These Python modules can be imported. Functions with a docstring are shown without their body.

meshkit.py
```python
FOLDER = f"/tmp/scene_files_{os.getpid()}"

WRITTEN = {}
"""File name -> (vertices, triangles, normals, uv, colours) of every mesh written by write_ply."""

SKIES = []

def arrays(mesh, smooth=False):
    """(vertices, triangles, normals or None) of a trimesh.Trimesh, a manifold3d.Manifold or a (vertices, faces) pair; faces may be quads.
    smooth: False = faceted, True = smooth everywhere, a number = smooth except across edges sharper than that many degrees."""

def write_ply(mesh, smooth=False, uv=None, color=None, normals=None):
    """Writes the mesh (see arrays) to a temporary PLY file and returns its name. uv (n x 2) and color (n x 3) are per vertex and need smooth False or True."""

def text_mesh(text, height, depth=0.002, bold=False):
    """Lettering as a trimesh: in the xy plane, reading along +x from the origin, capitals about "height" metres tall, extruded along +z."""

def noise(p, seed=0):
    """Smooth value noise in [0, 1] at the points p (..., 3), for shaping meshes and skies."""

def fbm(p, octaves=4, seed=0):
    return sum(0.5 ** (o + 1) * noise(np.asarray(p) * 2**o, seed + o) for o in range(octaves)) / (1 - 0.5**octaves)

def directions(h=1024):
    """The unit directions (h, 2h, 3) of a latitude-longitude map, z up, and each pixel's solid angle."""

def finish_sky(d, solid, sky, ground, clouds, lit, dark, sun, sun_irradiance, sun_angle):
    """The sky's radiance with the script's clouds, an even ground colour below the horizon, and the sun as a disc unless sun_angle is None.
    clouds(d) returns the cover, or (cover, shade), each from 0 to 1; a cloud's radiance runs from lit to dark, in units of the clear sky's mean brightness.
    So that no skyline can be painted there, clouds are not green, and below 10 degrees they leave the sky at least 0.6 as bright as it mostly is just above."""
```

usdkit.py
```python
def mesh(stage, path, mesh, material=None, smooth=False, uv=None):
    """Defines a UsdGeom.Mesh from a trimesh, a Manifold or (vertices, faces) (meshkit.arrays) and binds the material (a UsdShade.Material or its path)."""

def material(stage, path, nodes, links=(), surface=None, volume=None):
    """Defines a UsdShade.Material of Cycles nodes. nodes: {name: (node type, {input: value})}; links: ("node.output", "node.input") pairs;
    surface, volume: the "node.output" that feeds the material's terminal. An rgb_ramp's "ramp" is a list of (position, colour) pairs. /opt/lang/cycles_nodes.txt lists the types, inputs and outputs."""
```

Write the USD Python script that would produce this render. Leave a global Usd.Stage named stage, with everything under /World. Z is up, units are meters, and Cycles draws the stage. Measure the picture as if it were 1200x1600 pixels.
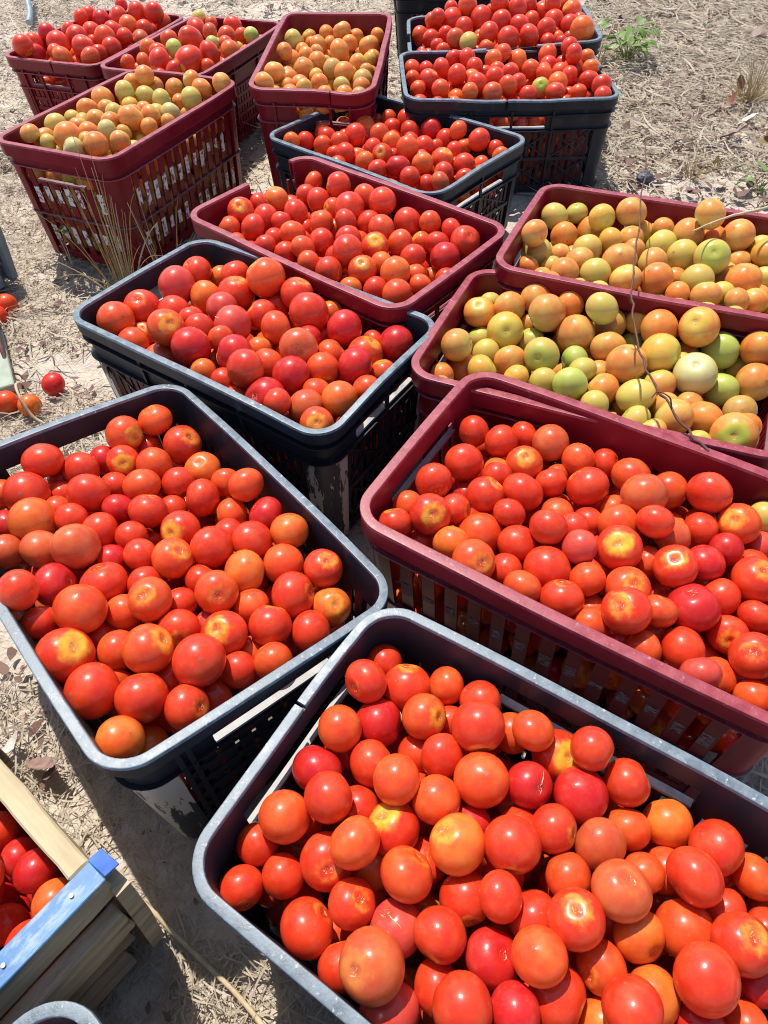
import math, random, numpy as np, trimesh, usdkit, meshkit
from pxr import Usd, UsdGeom, UsdLux, UsdShade, Gf, Sdf, Vt

stage = Usd.Stage.CreateInMemory()
UsdGeom.SetStageUpAxis(stage, "Z")
UsdGeom.SetStageMetersPerUnit(stage, 1.0)
stage.SetDefaultPrim(UsdGeom.Xform.Define(stage, "/World").GetPrim())
UsdGeom.Scope.Define(stage, "/World/Looks")
rng = np.random.default_rng(11)
random.seed(4)

# ------------------------------------------------------------------ camera, sky, sun, exposure
cam = UsdGeom.Camera.Define(stage, "/World/camera")
cam.AddTransformOp().Set(Gf.Matrix4d(0.999297, -0.028234, -0.02465, 0, 0.03748, 0.752762, 0.657225, 0, 0.0, -0.657687, 0.753291, 0, 0, 0, 0.935, 1))
cam.CreateHorizontalApertureAttr(24.0)
cam.CreateVerticalApertureAttr(32.0)
cam.CreateFocalLengthAttr(24.0 * 0.917844)
cam.CreateClippingRangeAttr(Gf.Vec2f(0.02, 2000))
cam.CreateExposureAttr(0.7)
SUN_EL, SUN_AZ = math.radians(64), math.radians(-22)
to_sun = Gf.Vec3d(math.sin(SUN_AZ) * math.cos(SUN_EL), math.cos(SUN_AZ) * math.cos(SUN_EL), math.sin(SUN_EL))
sky_mat = usdkit.material(stage, "/World/Looks/sky_light", {
    "sky": ("sky_texture", {"sky_type": "single_scattering", "sun_disc": False, "sun_elevation": SUN_EL, "sun_rotation": SUN_AZ}),
    "bg": ("background_shader", {"strength": 0.12})}, [("sky.color", "bg.color")], surface="bg.background")
dome = UsdLux.DomeLight.Define(stage, "/World/sky")
dome.GetPrim().SetCustomDataByKey("kind", "structure")
UsdShade.MaterialBindingAPI.Apply(dome.GetPrim()).Bind(sky_mat)
sun = UsdLux.DistantLight.Define(stage, "/World/sun")
sun.CreateIntensityAttr(1.1)
sun.CreateAngleAttr(0.53)
sun.CreateNormalizeAttr(True)
sun.CreateColorAttr(Gf.Vec3f(1.0, 0.95, 0.87))
sun.AddTransformOp().Set(Gf.Matrix4d().SetRotate(Gf.Rotation(Gf.Vec3d(0, 0, 1), to_sun)))

# ------------------------------------------------------------------ helpers
made = {}


def numbered(parent, name):
    k = made.get((parent, name), 0)
    made[(parent, name)] = k + 1
    return f"{parent}/{name}" + (f"_{k:03d}" if k else "")


def tag(o, label=None, cat=None, group=None, kind=None):
    p = o.GetPrim()
    for k, v in (("label", label), ("category", cat), ("group", group), ("kind", kind)):
        if v:
            p.SetCustomDataByKey(k, v)
    return o


def thing(name, loc=(0, 0, 0), rotz=0.0):
    x = UsdGeom.Xform.Define(stage, numbered("/World", name))
    x.AddTranslateOp().Set(Gf.Vec3d(*map(float, loc)))
    if rotz:
        x.AddRotateZOp().Set(math.degrees(rotz))
    return x


def obj(name, m, mat, parent="/World", smooth=False):
    pp = parent if isinstance(parent, str) else str(parent.GetPath())
    return usdkit.mesh(stage, numbered(pp, name), m, mat, smooth=smooth)


def box(cx, cy, cz, sx, sy, sz, bevel=0.0):
    if bevel:
        e = [sx / 2, sy / 2, sz / 2]
        pts = [[a * (e[0] - (bevel if k != 0 else 0)), b * (e[1] - (bevel if k != 1 else 0)), c * (e[2] - (bevel if k != 2 else 0))] for a in (-1, 1) for b in (-1, 1) for c in (-1, 1) for k in range(3)]
        m = trimesh.convex.convex_hull(np.array(pts))
    else:
        m = trimesh.creation.box([sx, sy, sz])
    m.apply_translation([cx, cy, cz])
    return m


def tube(points, radii, sides=6):
    p = np.asarray(points, float)
    radii = np.broadcast_to(radii, (len(p),))
    t = np.gradient(p, axis=0)
    t /= np.linalg.norm(t, axis=1, keepdims=True) + 1e-12
    a = np.cross(t, np.where(np.abs(t[:, 2:]) < 0.9, [0, 0, 1.0], [1.0, 0, 0]))
    a /= np.linalg.norm(a, axis=1, keepdims=True) + 1e-12
    b, ang = np.cross(t, a), np.arange(sides) * 2 * np.pi / sides
    v = p[:, None] + radii[:, None, None] * (np.cos(ang)[None, :, None] * a[:, None] + np.sin(ang)[None, :, None] * b[:, None])
    n = len(p)
    f = []
    for i in range(n - 1):
        for j in range(sides):
            q = [i * sides + j, i * sides + (j + 1) % sides, (i + 1) * sides + (j + 1) % sides, (i + 1) * sides + j]
            f += [[q[0], q[2], q[1]], [q[0], q[3], q[2]]]
    for j in range(1, sides - 1):
        f += [[0, j, j + 1], [(n - 1) * sides, (n - 1) * sides + j + 1, (n - 1) * sides + j]]
    return trimesh.Trimesh(v.reshape(-1, 3), f, process=False)


def spline(pts, n=16):
    pts = np.asarray(pts, float)
    P = np.vstack([2 * pts[0] - pts[1], pts, 2 * pts[-1] - pts[-2]])
    out = []
    for i in range(len(pts) - 1):
        p0, p1, p2, p3 = P[i:i + 4]
        for t in np.linspace(0, 1, n, endpoint=False):
            out.append(0.5 * (2 * p1 + (p2 - p0) * t + (2 * p0 - 5 * p1 + 4 * p2 - p3) * t * t + (3 * p1 - p0 - 3 * p2 + p3) * t ** 3))
    out.append(pts[-1])
    return np.array(out)


def cat(ms):
    return trimesh.util.concatenate(ms)


# ------------------------------------------------------------------ materials
def two_tone(name, c1, c2, scale=20, rough=(0.5, 0.7), detail=5, lo=0.35, hi=0.65, bump=0.0, bscale=200, bdist=0.001, spec=0.5, third=None, tscale=60, tlo=0.6, thi=0.68, distort=0.0, stretch=None):
    n = {"pos": ("texture_coordinate", {}),
         "n1": ("noise_texture", {"scale": scale, "detail": detail, "roughness": 0.6, "distortion": distort}),
         "r1": ("rgb_ramp", {"ramp": [(0, c1), (lo, c1), (hi, c2), (1, c2)]}),
         "rr": ("map_range", {"from_min": 0.3, "from_max": 0.7, "to_min": rough[0], "to_max": rough[1]}),
         "p": ("principled_bsdf", {"specular_ior_level": spec})}
    l = [("n1.fac", "r1.fac"), ("n1.fac", "rr.value"), ("rr.result", "p.roughness")]
    src = "pos.object"
    if stretch:
        n["map"] = ("mapping", {"scale": stretch})
        l.append(("pos.object", "map.vector"))
        src = "map.vector"
    l.append((src, "n1.vector"))
    col = "r1.color"
    if third:
        n["n2"] = ("noise_texture", {"scale": tscale, "detail": 6, "roughness": 0.65})
        n["m2"] = ("map_range", {"from_min": tlo, "from_max": thi, "clamp": True})
        n["x2"] = ("mix_color", {"b": third})
        l += [(src, "n2.vector"), ("n2.fac", "m2.value"), ("m2.result", "x2.fac"), (col, "x2.a")]
        col = "x2.result"
    l.append((col, "p.base_color"))
    if bump:
        n["nb"] = ("noise_texture", {"scale": bscale, "detail": 4, "roughness": 0.6})
        n["b"] = ("bump", {"strength": bump, "distance": bdist})
        l += [(src, "nb.vector"), ("nb.fac", "b.height"), ("b.normal", "p.normal")]
    return usdkit.material(stage, "/World/Looks/" + name, n, l, surface="p.BSDF")


def island_mat(name, stops, rough=0.75, transl=0.0, spec=0.3):
    n = {"g": ("geometry", {}), "r": ("rgb_ramp", {"ramp": stops}), "p": ("principled_bsdf", {"roughness": rough, "specular_ior_level": spec})}
    l = [("g.random_per_island", "r.fac"), ("r.color", "p.base_color")]
    out = "p.BSDF"
    if transl:
        n["t"] = ("translucent_bsdf", {})
        n["mx"] = ("mix_closure", {"fac": transl})
        l += [("r.color", "t.color"), ("p.BSDF", "mx.closure1"), ("t.BSDF", "mx.closure2")]
        out = "mx.closure"
    return usdkit.material(stage, "/World/Looks/" + name, n, l, surface=out)


M = {}
M["black"] = two_tone("black_plastic", (0.010, 0.010, 0.012), (0.018, 0.018, 0.021), 14, (0.36, 0.5), spec=0.22, third=(0.08, 0.072, 0.066), tscale=26, tlo=0.6, thi=0.9, bump=0.15, bscale=160, stretch=(1, 1, 0.35))
M["black_post"] = two_tone("black_plastic_peeling", (0.012, 0.012, 0.014), (0.022, 0.022, 0.025), 14, (0.35, 0.5), third=(0.5, 0.44, 0.36), tscale=30, tlo=0.455, thi=0.47, bump=0.25, bscale=120, stretch=(1, 1, 0.2))
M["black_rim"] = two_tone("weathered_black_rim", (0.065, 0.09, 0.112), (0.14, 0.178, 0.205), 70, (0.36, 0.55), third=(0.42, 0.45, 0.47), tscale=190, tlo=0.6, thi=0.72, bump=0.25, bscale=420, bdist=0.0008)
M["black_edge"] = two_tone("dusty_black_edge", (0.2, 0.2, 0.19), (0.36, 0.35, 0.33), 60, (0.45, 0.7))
M["red"] = two_tone("red_plastic", (0.115, 0.004, 0.008), (0.16, 0.006, 0.011), 10, (0.28, 0.42), spec=0.25, third=(0.2, 0.06, 0.06), tscale=24, tlo=0.64, thi=0.92, bump=0.12, bscale=160, stretch=(1, 1, 0.4))
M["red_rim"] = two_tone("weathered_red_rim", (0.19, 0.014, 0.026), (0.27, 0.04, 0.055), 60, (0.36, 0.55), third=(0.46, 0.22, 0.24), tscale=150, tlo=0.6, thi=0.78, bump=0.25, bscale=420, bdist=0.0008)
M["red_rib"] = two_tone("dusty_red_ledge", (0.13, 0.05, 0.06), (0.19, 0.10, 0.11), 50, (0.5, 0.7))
M["paint"] = two_tone("worn_white_paint", (0.55, 0.5, 0.47), (0.68, 0.64, 0.6), 90, (0.5, 0.7), third=(0.2, 0.02, 0.03), tscale=110, tlo=0.52, thi=0.56)
M["scuff"] = two_tone("grey_scuff", (0.16, 0.12, 0.12), (0.3, 0.26, 0.26), 120, (0.6, 0.8), third=(0.12, 0.006, 0.012), tscale=160, tlo=0.47, thi=0.53, stretch=(1, 1, 5))
M["wood"] = two_tone("pale_wood", (0.30, 0.22, 0.13), (0.52, 0.41, 0.26), 55, (0.6, 0.8), third=(0.12, 0.08, 0.05), tscale=70, tlo=0.56, thi=0.72, bump=0.3, bscale=120, stretch=(0.12, 1, 1), spec=0.25)
M["wood_end"] = two_tone("pale_end_wood", (0.36, 0.28, 0.165), (0.5, 0.42, 0.27), 60, (0.6, 0.8), third=(0.22, 0.15, 0.085), tscale=60, tlo=0.58, thi=0.74, bump=0.3, bscale=120, stretch=(1, 0.12, 1), spec=0.25)
M["wood_dark"] = two_tone("weathered_wood", (0.16, 0.11, 0.07), (0.36, 0.27, 0.185), 55, (0.6, 0.85), third=(0.06, 0.04, 0.028), tscale=60, tlo=0.55, thi=0.7, bump=0.4, bscale=110, stretch=(0.1, 1, 1), spec=0.2)
M["blue"] = two_tone("blue_painted_strip", (0.03, 0.12, 0.28), (0.08, 0.20, 0.36), 40, (0.4, 0.6), third=(0.19, 0.27, 0.33), tscale=75, tlo=0.5, thi=0.6, bump=0.4, bscale=150, stretch=(0.35, 1, 1))
M["blue_tab"] = two_tone("blue_plastic_tab", (0.01, 0.07, 0.33), (0.02, 0.11, 0.42), 30, (0.3, 0.45))
M["grey_wood"] = two_tone("grey_blue_wood", (0.15, 0.17, 0.165), (0.26, 0.27, 0.245), 26, (0.6, 0.8), third=(0.32, 0.25, 0.19), tscale=28, tlo=0.58, thi=0.7, stretch=(1, 1, 0.25), spec=0.2)
M["pale_plank"] = two_tone("pale_green_plank", (0.25, 0.285, 0.23), (0.34, 0.365, 0.30), 30, (0.6, 0.8), third=(0.35, 0.31, 0.22), tscale=40, tlo=0.6, thi=0.72, spec=0.2)
M["nail"] = two_tone("nail_steel", (0.3, 0.3, 0.3), (0.4, 0.4, 0.38), 300, (0.35, 0.5))
M["stick"] = two_tone("dry_stick", (0.36, 0.27, 0.16), (0.5, 0.4, 0.26), 60, (0.6, 0.8), spec=0.2, bump=0.3, bscale=300)
M["dark_twig"] = two_tone("dark_twig", (0.075, 0.03, 0.022), (0.14, 0.06, 0.045), 80, (0.55, 0.75), spec=0.25)
M["hose"] = two_tone("blue_grey_hose", (0.16, 0.22, 0.26), (0.26, 0.32, 0.35), 40, (0.4, 0.6))
M["black_hose"] = two_tone("black_hose", (0.02, 0.022, 0.03), (0.05, 0.052, 0.06), 40, (0.4, 0.6))
M["green_leaf"] = island_mat("green_leaf", [(0, (0.18, 0.27, 0.07)), (0.6, (0.30, 0.38, 0.12)), (1, (0.44, 0.46, 0.18))], 0.45, 0.3)
M["olive_leaf"] = island_mat("olive_leaf", [(0, (0.2, 0.13, 0.04)), (1, (0.3, 0.2, 0.06))], 0.45, 0.25)
M["dry_grass"] = island_mat("dry_grass", [(0, (0.5, 0.38, 0.16)), (0.5, (0.62, 0.5, 0.26)), (1, (0.7, 0.6, 0.38))], 0.5, 0.35)
M["straw"] = island_mat("straw", [(0, (0.44, 0.37, 0.28)), (0.2, (0.66, 0.59, 0.48)), (0.6, (0.79, 0.74, 0.64)), (1, (0.88, 0.86, 0.79))], 0.5, 0.3)
M["litter"] = island_mat("leaf_litter", [(0, (0.16, 0.09, 0.07)), (0.2, (0.32, 0.23, 0.19)), (0.45, (0.52, 0.45, 0.39)), (1, (0.74, 0.70, 0.64))], 0.65, 0.1)
for nm, a, b in (("leaf_pale", (0.44, 0.37, 0.31), (0.58, 0.52, 0.46)), ("leaf_mauve", (0.15, 0.085, 0.07), (0.27, 0.18, 0.145)), ("leaf_rust", (0.2, 0.075, 0.045), (0.3, 0.13, 0.08)), ("leaf_ochre", (0.34, 0.2, 0.07), (0.45, 0.3, 0.13))):
    M[nm] = two_tone(nm, a, b, 60, (0.5, 0.7), spec=0.3, bump=0.3, bscale=250)
M["stone"] = two_tone("dark_clod", (0.02, 0.022, 0.035), (0.05, 0.05, 0.07), 60, (0.4, 0.7), bump=0.5, bscale=90)


def soil():
    n = {"g": ("geometry", {}), "n1": ("noise_texture", {"scale": 5, "detail": 8, "roughness": 0.65}), "n2": ("noise_texture", {"scale": 60, "detail": 6, "roughness": 0.7}),
         "v": ("voronoi_texture", {"scale": 140, "randomness": 1.0}),
         "r1": ("rgb_ramp", {"ramp": [(0, (0.34, 0.275, 0.21)), (0.4, (0.45, 0.38, 0.305)), (0.6, (0.53, 0.46, 0.38)), (1, (0.6, 0.53, 0.45))]}),
         "r2": ("rgb_ramp", {"ramp": [(0, (0.55, 0.52, 0.5)), (0.4, (0.9, 0.89, 0.88)), (0.62, (1, 1, 1)), (1, (1.15, 1.13, 1.1))]}),
         "mx": ("mix_color", {"blend_type": "multiply", "fac": 1.0, "use_clamp": False}),
         "ad": ("math", {"math_type": "multiply_add", "value2": 0.35}),
         "b": ("bump", {"strength": 0.9, "distance": 0.008}),
         "p": ("principled_bsdf", {"roughness": 0.9, "specular_ior_level": 0.15})}
    l = [("g.position", "n1.vector"), ("g.position", "n2.vector"), ("g.position", "v.vector"), ("n1.fac", "r1.fac"), ("n2.fac", "r2.fac"), ("r1.color", "mx.a"), ("r2.color", "mx.b"), ("mx.result", "p.base_color"),
         ("v.distance", "ad.value1"), ("n2.fac", "ad.value3"), ("ad.value", "b.height"), ("b.normal", "p.normal")]
    return usdkit.material(stage, "/World/Looks/soil", n, l, surface="p.BSDF")


M["soil"] = soil()


def tomato_mat(name, c1, c2, shoulder=None, s0=0.72, s1=0.95, spec=0.16):
    n = {"tc": ("texture_coordinate", {}), "oi": ("object_info", {}), "off": ("vector_math", {"math_type": "multiply_add", "vector2": (9.0, 9.0, 9.0)}),
         "n1": ("noise_texture", {"scale": 1.3, "detail": 3, "roughness": 0.55}),
         "r1": ("rgb_ramp", {"ramp": [(0, c1), (0.34, c1), (0.68, c2), (1, c2)]}),
         "n2": ("noise_texture", {"scale": 5, "detail": 5, "roughness": 0.7}),
         "sp": ("separate_xyz", {}),
         "n3": ("noise_texture", {"scale": 42, "detail": 2}), "m3": ("map_range", {"from_min": 0.70, "from_max": 0.76, "to_max": 0.35, "clamp": True}), "x3": ("mix_color", {"b": (0.72, 0.42, 0.22)}),
         "rg": ("map_range", {"from_min": 0.3, "from_max": 0.7, "to_min": 0.36, "to_max": 0.5}),
         "n4": ("noise_texture", {"scale": 2.4, "detail": 2, "roughness": 0.5}),
         "hv": ("map_range", {"to_min": 0.9, "to_max": 1.1}), "hs": ("hsv", {"saturation": 1.0}),
         "p": ("principled_bsdf", {"specular_ior_level": spec, "coat_weight": 0.5, "coat_roughness": 0.16, "coat_ior": 1.45, "subsurface_weight": 0.12, "subsurface_scale": 0.006, "subsurface_radius": (1.0, 0.25, 0.1)})}
    l = [("tc.object", "n1.vector"), ("tc.object", "n2.vector"), ("tc.object", "n3.vector"), ("tc.object", "n4.vector"), ("tc.object", "sp.vector"),
         ("n1.fac", "r1.fac"), ("n3.fac", "m3.value"), ("m3.result", "x3.fac"), ("n2.fac", "rg.value"), ("rg.result", "p.roughness"),
         ("oi.random", "hv.value"), ("hv.result", "hs.value")]
    del n["off"]
    col = "r1.color"
    if shoulder:
        n["sa"] = ("math", {"math_type": "multiply_add", "value2": 0.45})
        n["sm"] = ("map_range", {"range_type": "smoothstep", "from_min": s0 + 0.2, "from_max": s1 + 0.2, "clamp": True})
        n["sx"] = ("mix_color", {"b": shoulder})
        l += [("n4.fac", "sa.value1"), ("sp.z", "sa.value3"), ("sa.value", "sm.value"), ("sm.result", "sx.fac"), (col, "sx.a")]
        col = "sx.result"
    n["n5"] = ("noise_texture", {"scale": 1.8, "detail": 6, "roughness": 0.7})
    n["m5"] = ("map_range", {"from_min": 0.52, "from_max": 0.75, "to_max": 0.09, "clamp": True})
    n["x5"] = ("mix_color", {"b": (0.62, 0.38, 0.26)})
    n["c5"] = ("map_range", {"from_min": 0.4, "from_max": 0.65, "to_min": 0.6, "to_max": 0.22, "clamp": True})
    n["cr"] = ("map_range", {"from_min": 0.35, "from_max": 0.65, "to_min": 0.11, "to_max": 0.26, "clamp": True})
    l += [("tc.object", "n5.vector"), ("n5.fac", "m5.value"), ("m5.result", "x5.fac"), (col, "x5.a"), ("n5.fac", "c5.value"), ("c5.result", "p.coat_weight"), ("n2.fac", "cr.value"), ("cr.result", "p.coat_roughness")]
    col = "x5.result"
    # the small dry blossom end
    n["bl"] = ("vector_math", {"math_type": "multiply", "vector2": (1, 1, 0)})
    n["bd"] = ("vector_math", {"math_type": "length"})
    n["bz"] = ("math", {"math_type": "multiply_add", "value2": 0.5})      # only at the lower end
    n["bm"] = ("map_range", {"from_min": -0.36, "from_max": -0.41, "to_max": 0.6, "clamp": True})
    n["bx"] = ("mix_color", {"b": (0.2, 0.1, 0.05)})
    l += [("tc.object", "bl.vector1"), ("bl.vector", "bd.vector1"), ("sp.z", "bz.value1"), ("bd.value", "bz.value3"), ("bz.value", "bm.value"), ("bm.result", "bx.fac"), (col, "x3.a"), ("x3.result", "hs.color"), ("hs.color", "bx.a"), ("bx.result", "p.base_color")]
    return usdkit.material(stage, "/World/Looks/" + name, n, l, surface="p.BSDF")


TK = {  # code: (material, words, category)
    "r": (tomato_mat("tomato_red", (0.52, 0.025, 0.008), (0.60, 0.048, 0.011), (0.66, 0.24, 0.03), 0.78, 1.0), "ripe red tomato"),
    "o": (tomato_mat("tomato_orange_red", (0.57, 0.045, 0.010), (0.63, 0.085, 0.013), (0.68, 0.3, 0.03), 0.74, 1.0), "orange-red tomato"),
    "d": (tomato_mat("tomato_crimson", (0.42, 0.010, 0.010), (0.50, 0.021, 0.012)), "deep crimson tomato"),
    "p": (tomato_mat("tomato_pink", (0.48, 0.04, 0.028), (0.55, 0.065, 0.038)), "pinkish red tomato"),
    "O": (tomato_mat("tomato_orange", (0.60, 0.08, 0.013), (0.64, 0.15, 0.018), (0.66, 0.30, 0.035), 0.76, 1.05), "orange tomato"),
    "b": (tomato_mat("tomato_tan", (0.55, 0.17, 0.035), (0.54, 0.30, 0.065), (0.48, 0.36, 0.07), 0.3, 0.9), "tan-orange tomato"),
    "t": (tomato_mat("tomato_blush", (0.62, 0.145, 0.025), (0.59, 0.25, 0.045), (0.5, 0.36, 0.06), 0.4, 0.95), "orange-blushed tomato"),
    "u": (tomato_mat("tomato_amber", (0.59, 0.26, 0.035), (0.55, 0.35, 0.055), (0.48, 0.38, 0.06), 0.4, 0.95), "amber-yellow tomato"),
    "c": (tomato_mat("tomato_brown_orange", (0.45, 0.055, 0.016), (0.5, 0.10, 0.026), (0.55, 0.17, 0.035), 0.75, 1.0), "brownish orange tomato"),
    "l": (tomato_mat("tomato_yellow_green", (0.46, 0.38, 0.07), (0.52, 0.33, 0.075), (0.38, 0.38, 0.06), 0.4, 0.9), "yellow-green tomato"),
    "g": (tomato_mat("tomato_green", (0.34, 0.39, 0.065), (0.42, 0.43, 0.10), (0.28, 0.37, 0.05), 0.4, 0.9), "pale green tomato"),
    "w": (tomato_mat("tomato_cream", (0.46, 0.40, 0.14), (0.50, 0.38, 0.12), (0.5, 0.48, 0.22), 0.4, 0.9), "cream-green tomato"),
    "D": (tomato_mat("tomato_olive", (0.40, 0.24, 0.06), (0.5, 0.3, 0.08), (0.36, 0.32, 0.07), 0.4, 0.9), "olive-brown tomato"),
    "y": (tomato_mat("tomato_yellow_shoulder", (0.54, 0.022, 0.008), (0.62, 0.045, 0.010), (0.67, 0.37, 0.03), 0.68, 1.0), "yellow-shouldered red tomato"),
    "h": (tomato_mat("tomato_green_shoulder", (0.58, 0.19, 0.04), (0.6, 0.28, 0.06), (0.36, 0.42, 0.05), 0.55, 0.85), "green-shouldered orange tomato"),
}
M["scar"] = two_tone("stem_scar", (0.30, 0.22, 0.10), (0.55, 0.47, 0.26), 9, (0.6, 0.8), third=(0.12, 0.09, 0.05), tscale=14, tlo=0.56, thi=0.62)

# ------------------------------------------------------------------ terrain
def sstep(a, b, t):
    u = np.clip((np.asarray(t, float) - a) / (b - a), 0, 1)
    return u * u * (3 - 2 * u)


def terr(x, y):
    x, y = np.asarray(x, float), np.asarray(y, float)
    return 0.06 * sstep(-0.6, 0.0, x + 0.5 * (y - 2)) * sstep(1.3, 1.85, y)


CR = {  # type, x, y, rim height, yaw, rim tilts, length, width, height
    'B':('k',-0.2861,0.5560,0.2814,2.2472,0.0139,0.1084,0.5268,0.3583,0.2794),
    'C':('r',0.2710,0.5464,0.2901,-0.5856,-0.0264,0.0101,0.5384,0.3348,0.2881),
    'A':('k',0.1154,0.1614,0.2675,-0.6055,-0.0115,0.0359,0.5300,0.3372,0.2655),
    'D':('k',-0.2027,0.9953,0.2853,-0.6129,-0.0075,-0.0213,0.5358,0.3259,0.2833),
    'E':('r',-0.0561,1.2878,0.2972,-0.7271,-0.0064,0.0138,0.5383,0.3400,0.2907),
    'F':('r',0.3492,0.8807,0.2846,-0.4399,0.0211,-0.0053,0.5384,0.3307,0.2826),
    'G':('r',0.5122,1.1373,0.3063,-0.4492,0.0139,-0.0005,0.5384,0.3456,0.3031),
    'H':('k',0.0586,1.7521,0.2676,-0.7476,0.0088,0.0012,0.5207,0.3682,0.2090),
    'I':('r',-0.6041,1.9039,0.2979,1.1225,-0.0078,-0.0124,0.5367,0.3463,0.2849),
    'J':('r',-0.8524,2.6484,0.2653,1.2106,-0.0052,0.0055,0.5304,0.3456,0.2423),
    'K':('r',-0.5073,2.4431,0.2864,1.1869,-0.0077,-0.0108,0.5378,0.3344,0.2383),
    'L':('r',-0.1092,2.1762,0.3370,1.4531,0.0466,0.0112,0.5508,0.3163,0.2751),
    'M':('k',0.3521,2.0418,0.3018,-0.0023,-0.0262,0.0030,0.5295,0.3623,0.2398),
    'N':('k',0.3883,2.3940,0.3101,-0.0378,0.0459,0.0065,0.5342,0.3510,0.2481),
}
CR["O"] = ("k", 0.36, 2.93, 0.335, 0.0, 0.0, 0.0, 0.53, 0.35, 0.27)
CR["Q"] = ("k", -0.328, -0.212, 0.283, math.radians(45), 0.0, 0.0, 0.53, 0.35, 0.281)


def in_crate(x, y, grow=0.0):
    hit = np.zeros(np.shape(x), bool)
    for c in CR.values():
        ca, sa = math.cos(c[4]), math.sin(c[4])
        lx, ly = (x - c[1]) * ca + (y - c[2]) * sa, -(x - c[1]) * sa + (y - c[2]) * ca
        hit |= (np.abs(lx) < c[7] / 2 - 0.03 + grow) & (np.abs(ly) < c[8] / 2 - 0.03 + grow)
    return hit


def bumps(x, y):
    p = np.stack([x, y, np.zeros_like(x)], -1)
    b = (meshkit.fbm(p * 9, 3, 3) - 0.5) * 0.018 + (meshkit.fbm(p * 34, 4, 8) - 0.5) * 0.02
    return b


def ground():
    def axis(a, b, step, far):
        core = np.arange(a, b + 1e-6, step)
        out = step * np.cumsum(1.22 ** np.arange(1, 46))
        out = out[out < far]
        return np.concatenate([a - out[::-1], core, b + out])
    X, Y = axis(-1.9, 2.1, 0.011, 900), axis(-0.2, 4.6, 0.011, 900)
    gx, gy = np.meshgrid(X, Y, indexing="ij")
    near = np.clip(1 - (np.maximum(np.abs(gx - 0.1) - 2.6, 0) + np.maximum(np.abs(gy - 2.2) - 3, 0)) / 3, 0, 1)
    calm = 1 - 0.75 * in_crate(gx, gy, 0.04)
    z = terr(gx, gy) + bumps(gx, gy) * near * calm - 0.004
    n, m = gx.shape
    i, j = np.meshgrid(np.arange(n - 1), np.arange(m - 1), indexing="ij")
    a = (i * m + j).ravel()
    f = np.vstack([np.stack([a, a + m, a + m + 1], 1), np.stack([a, a + m + 1, a + 1], 1)])
    return trimesh.Trimesh(np.stack([gx, gy, z], -1).reshape(-1, 3), f, process=False)


tag(obj("ground", ground(), M["soil"], smooth=True), kind="structure")


def gz(x, y):
    return terr(x, y) + bumps(np.atleast_1d(np.asarray(x, float)), np.atleast_1d(np.asarray(y, float)))


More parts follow.
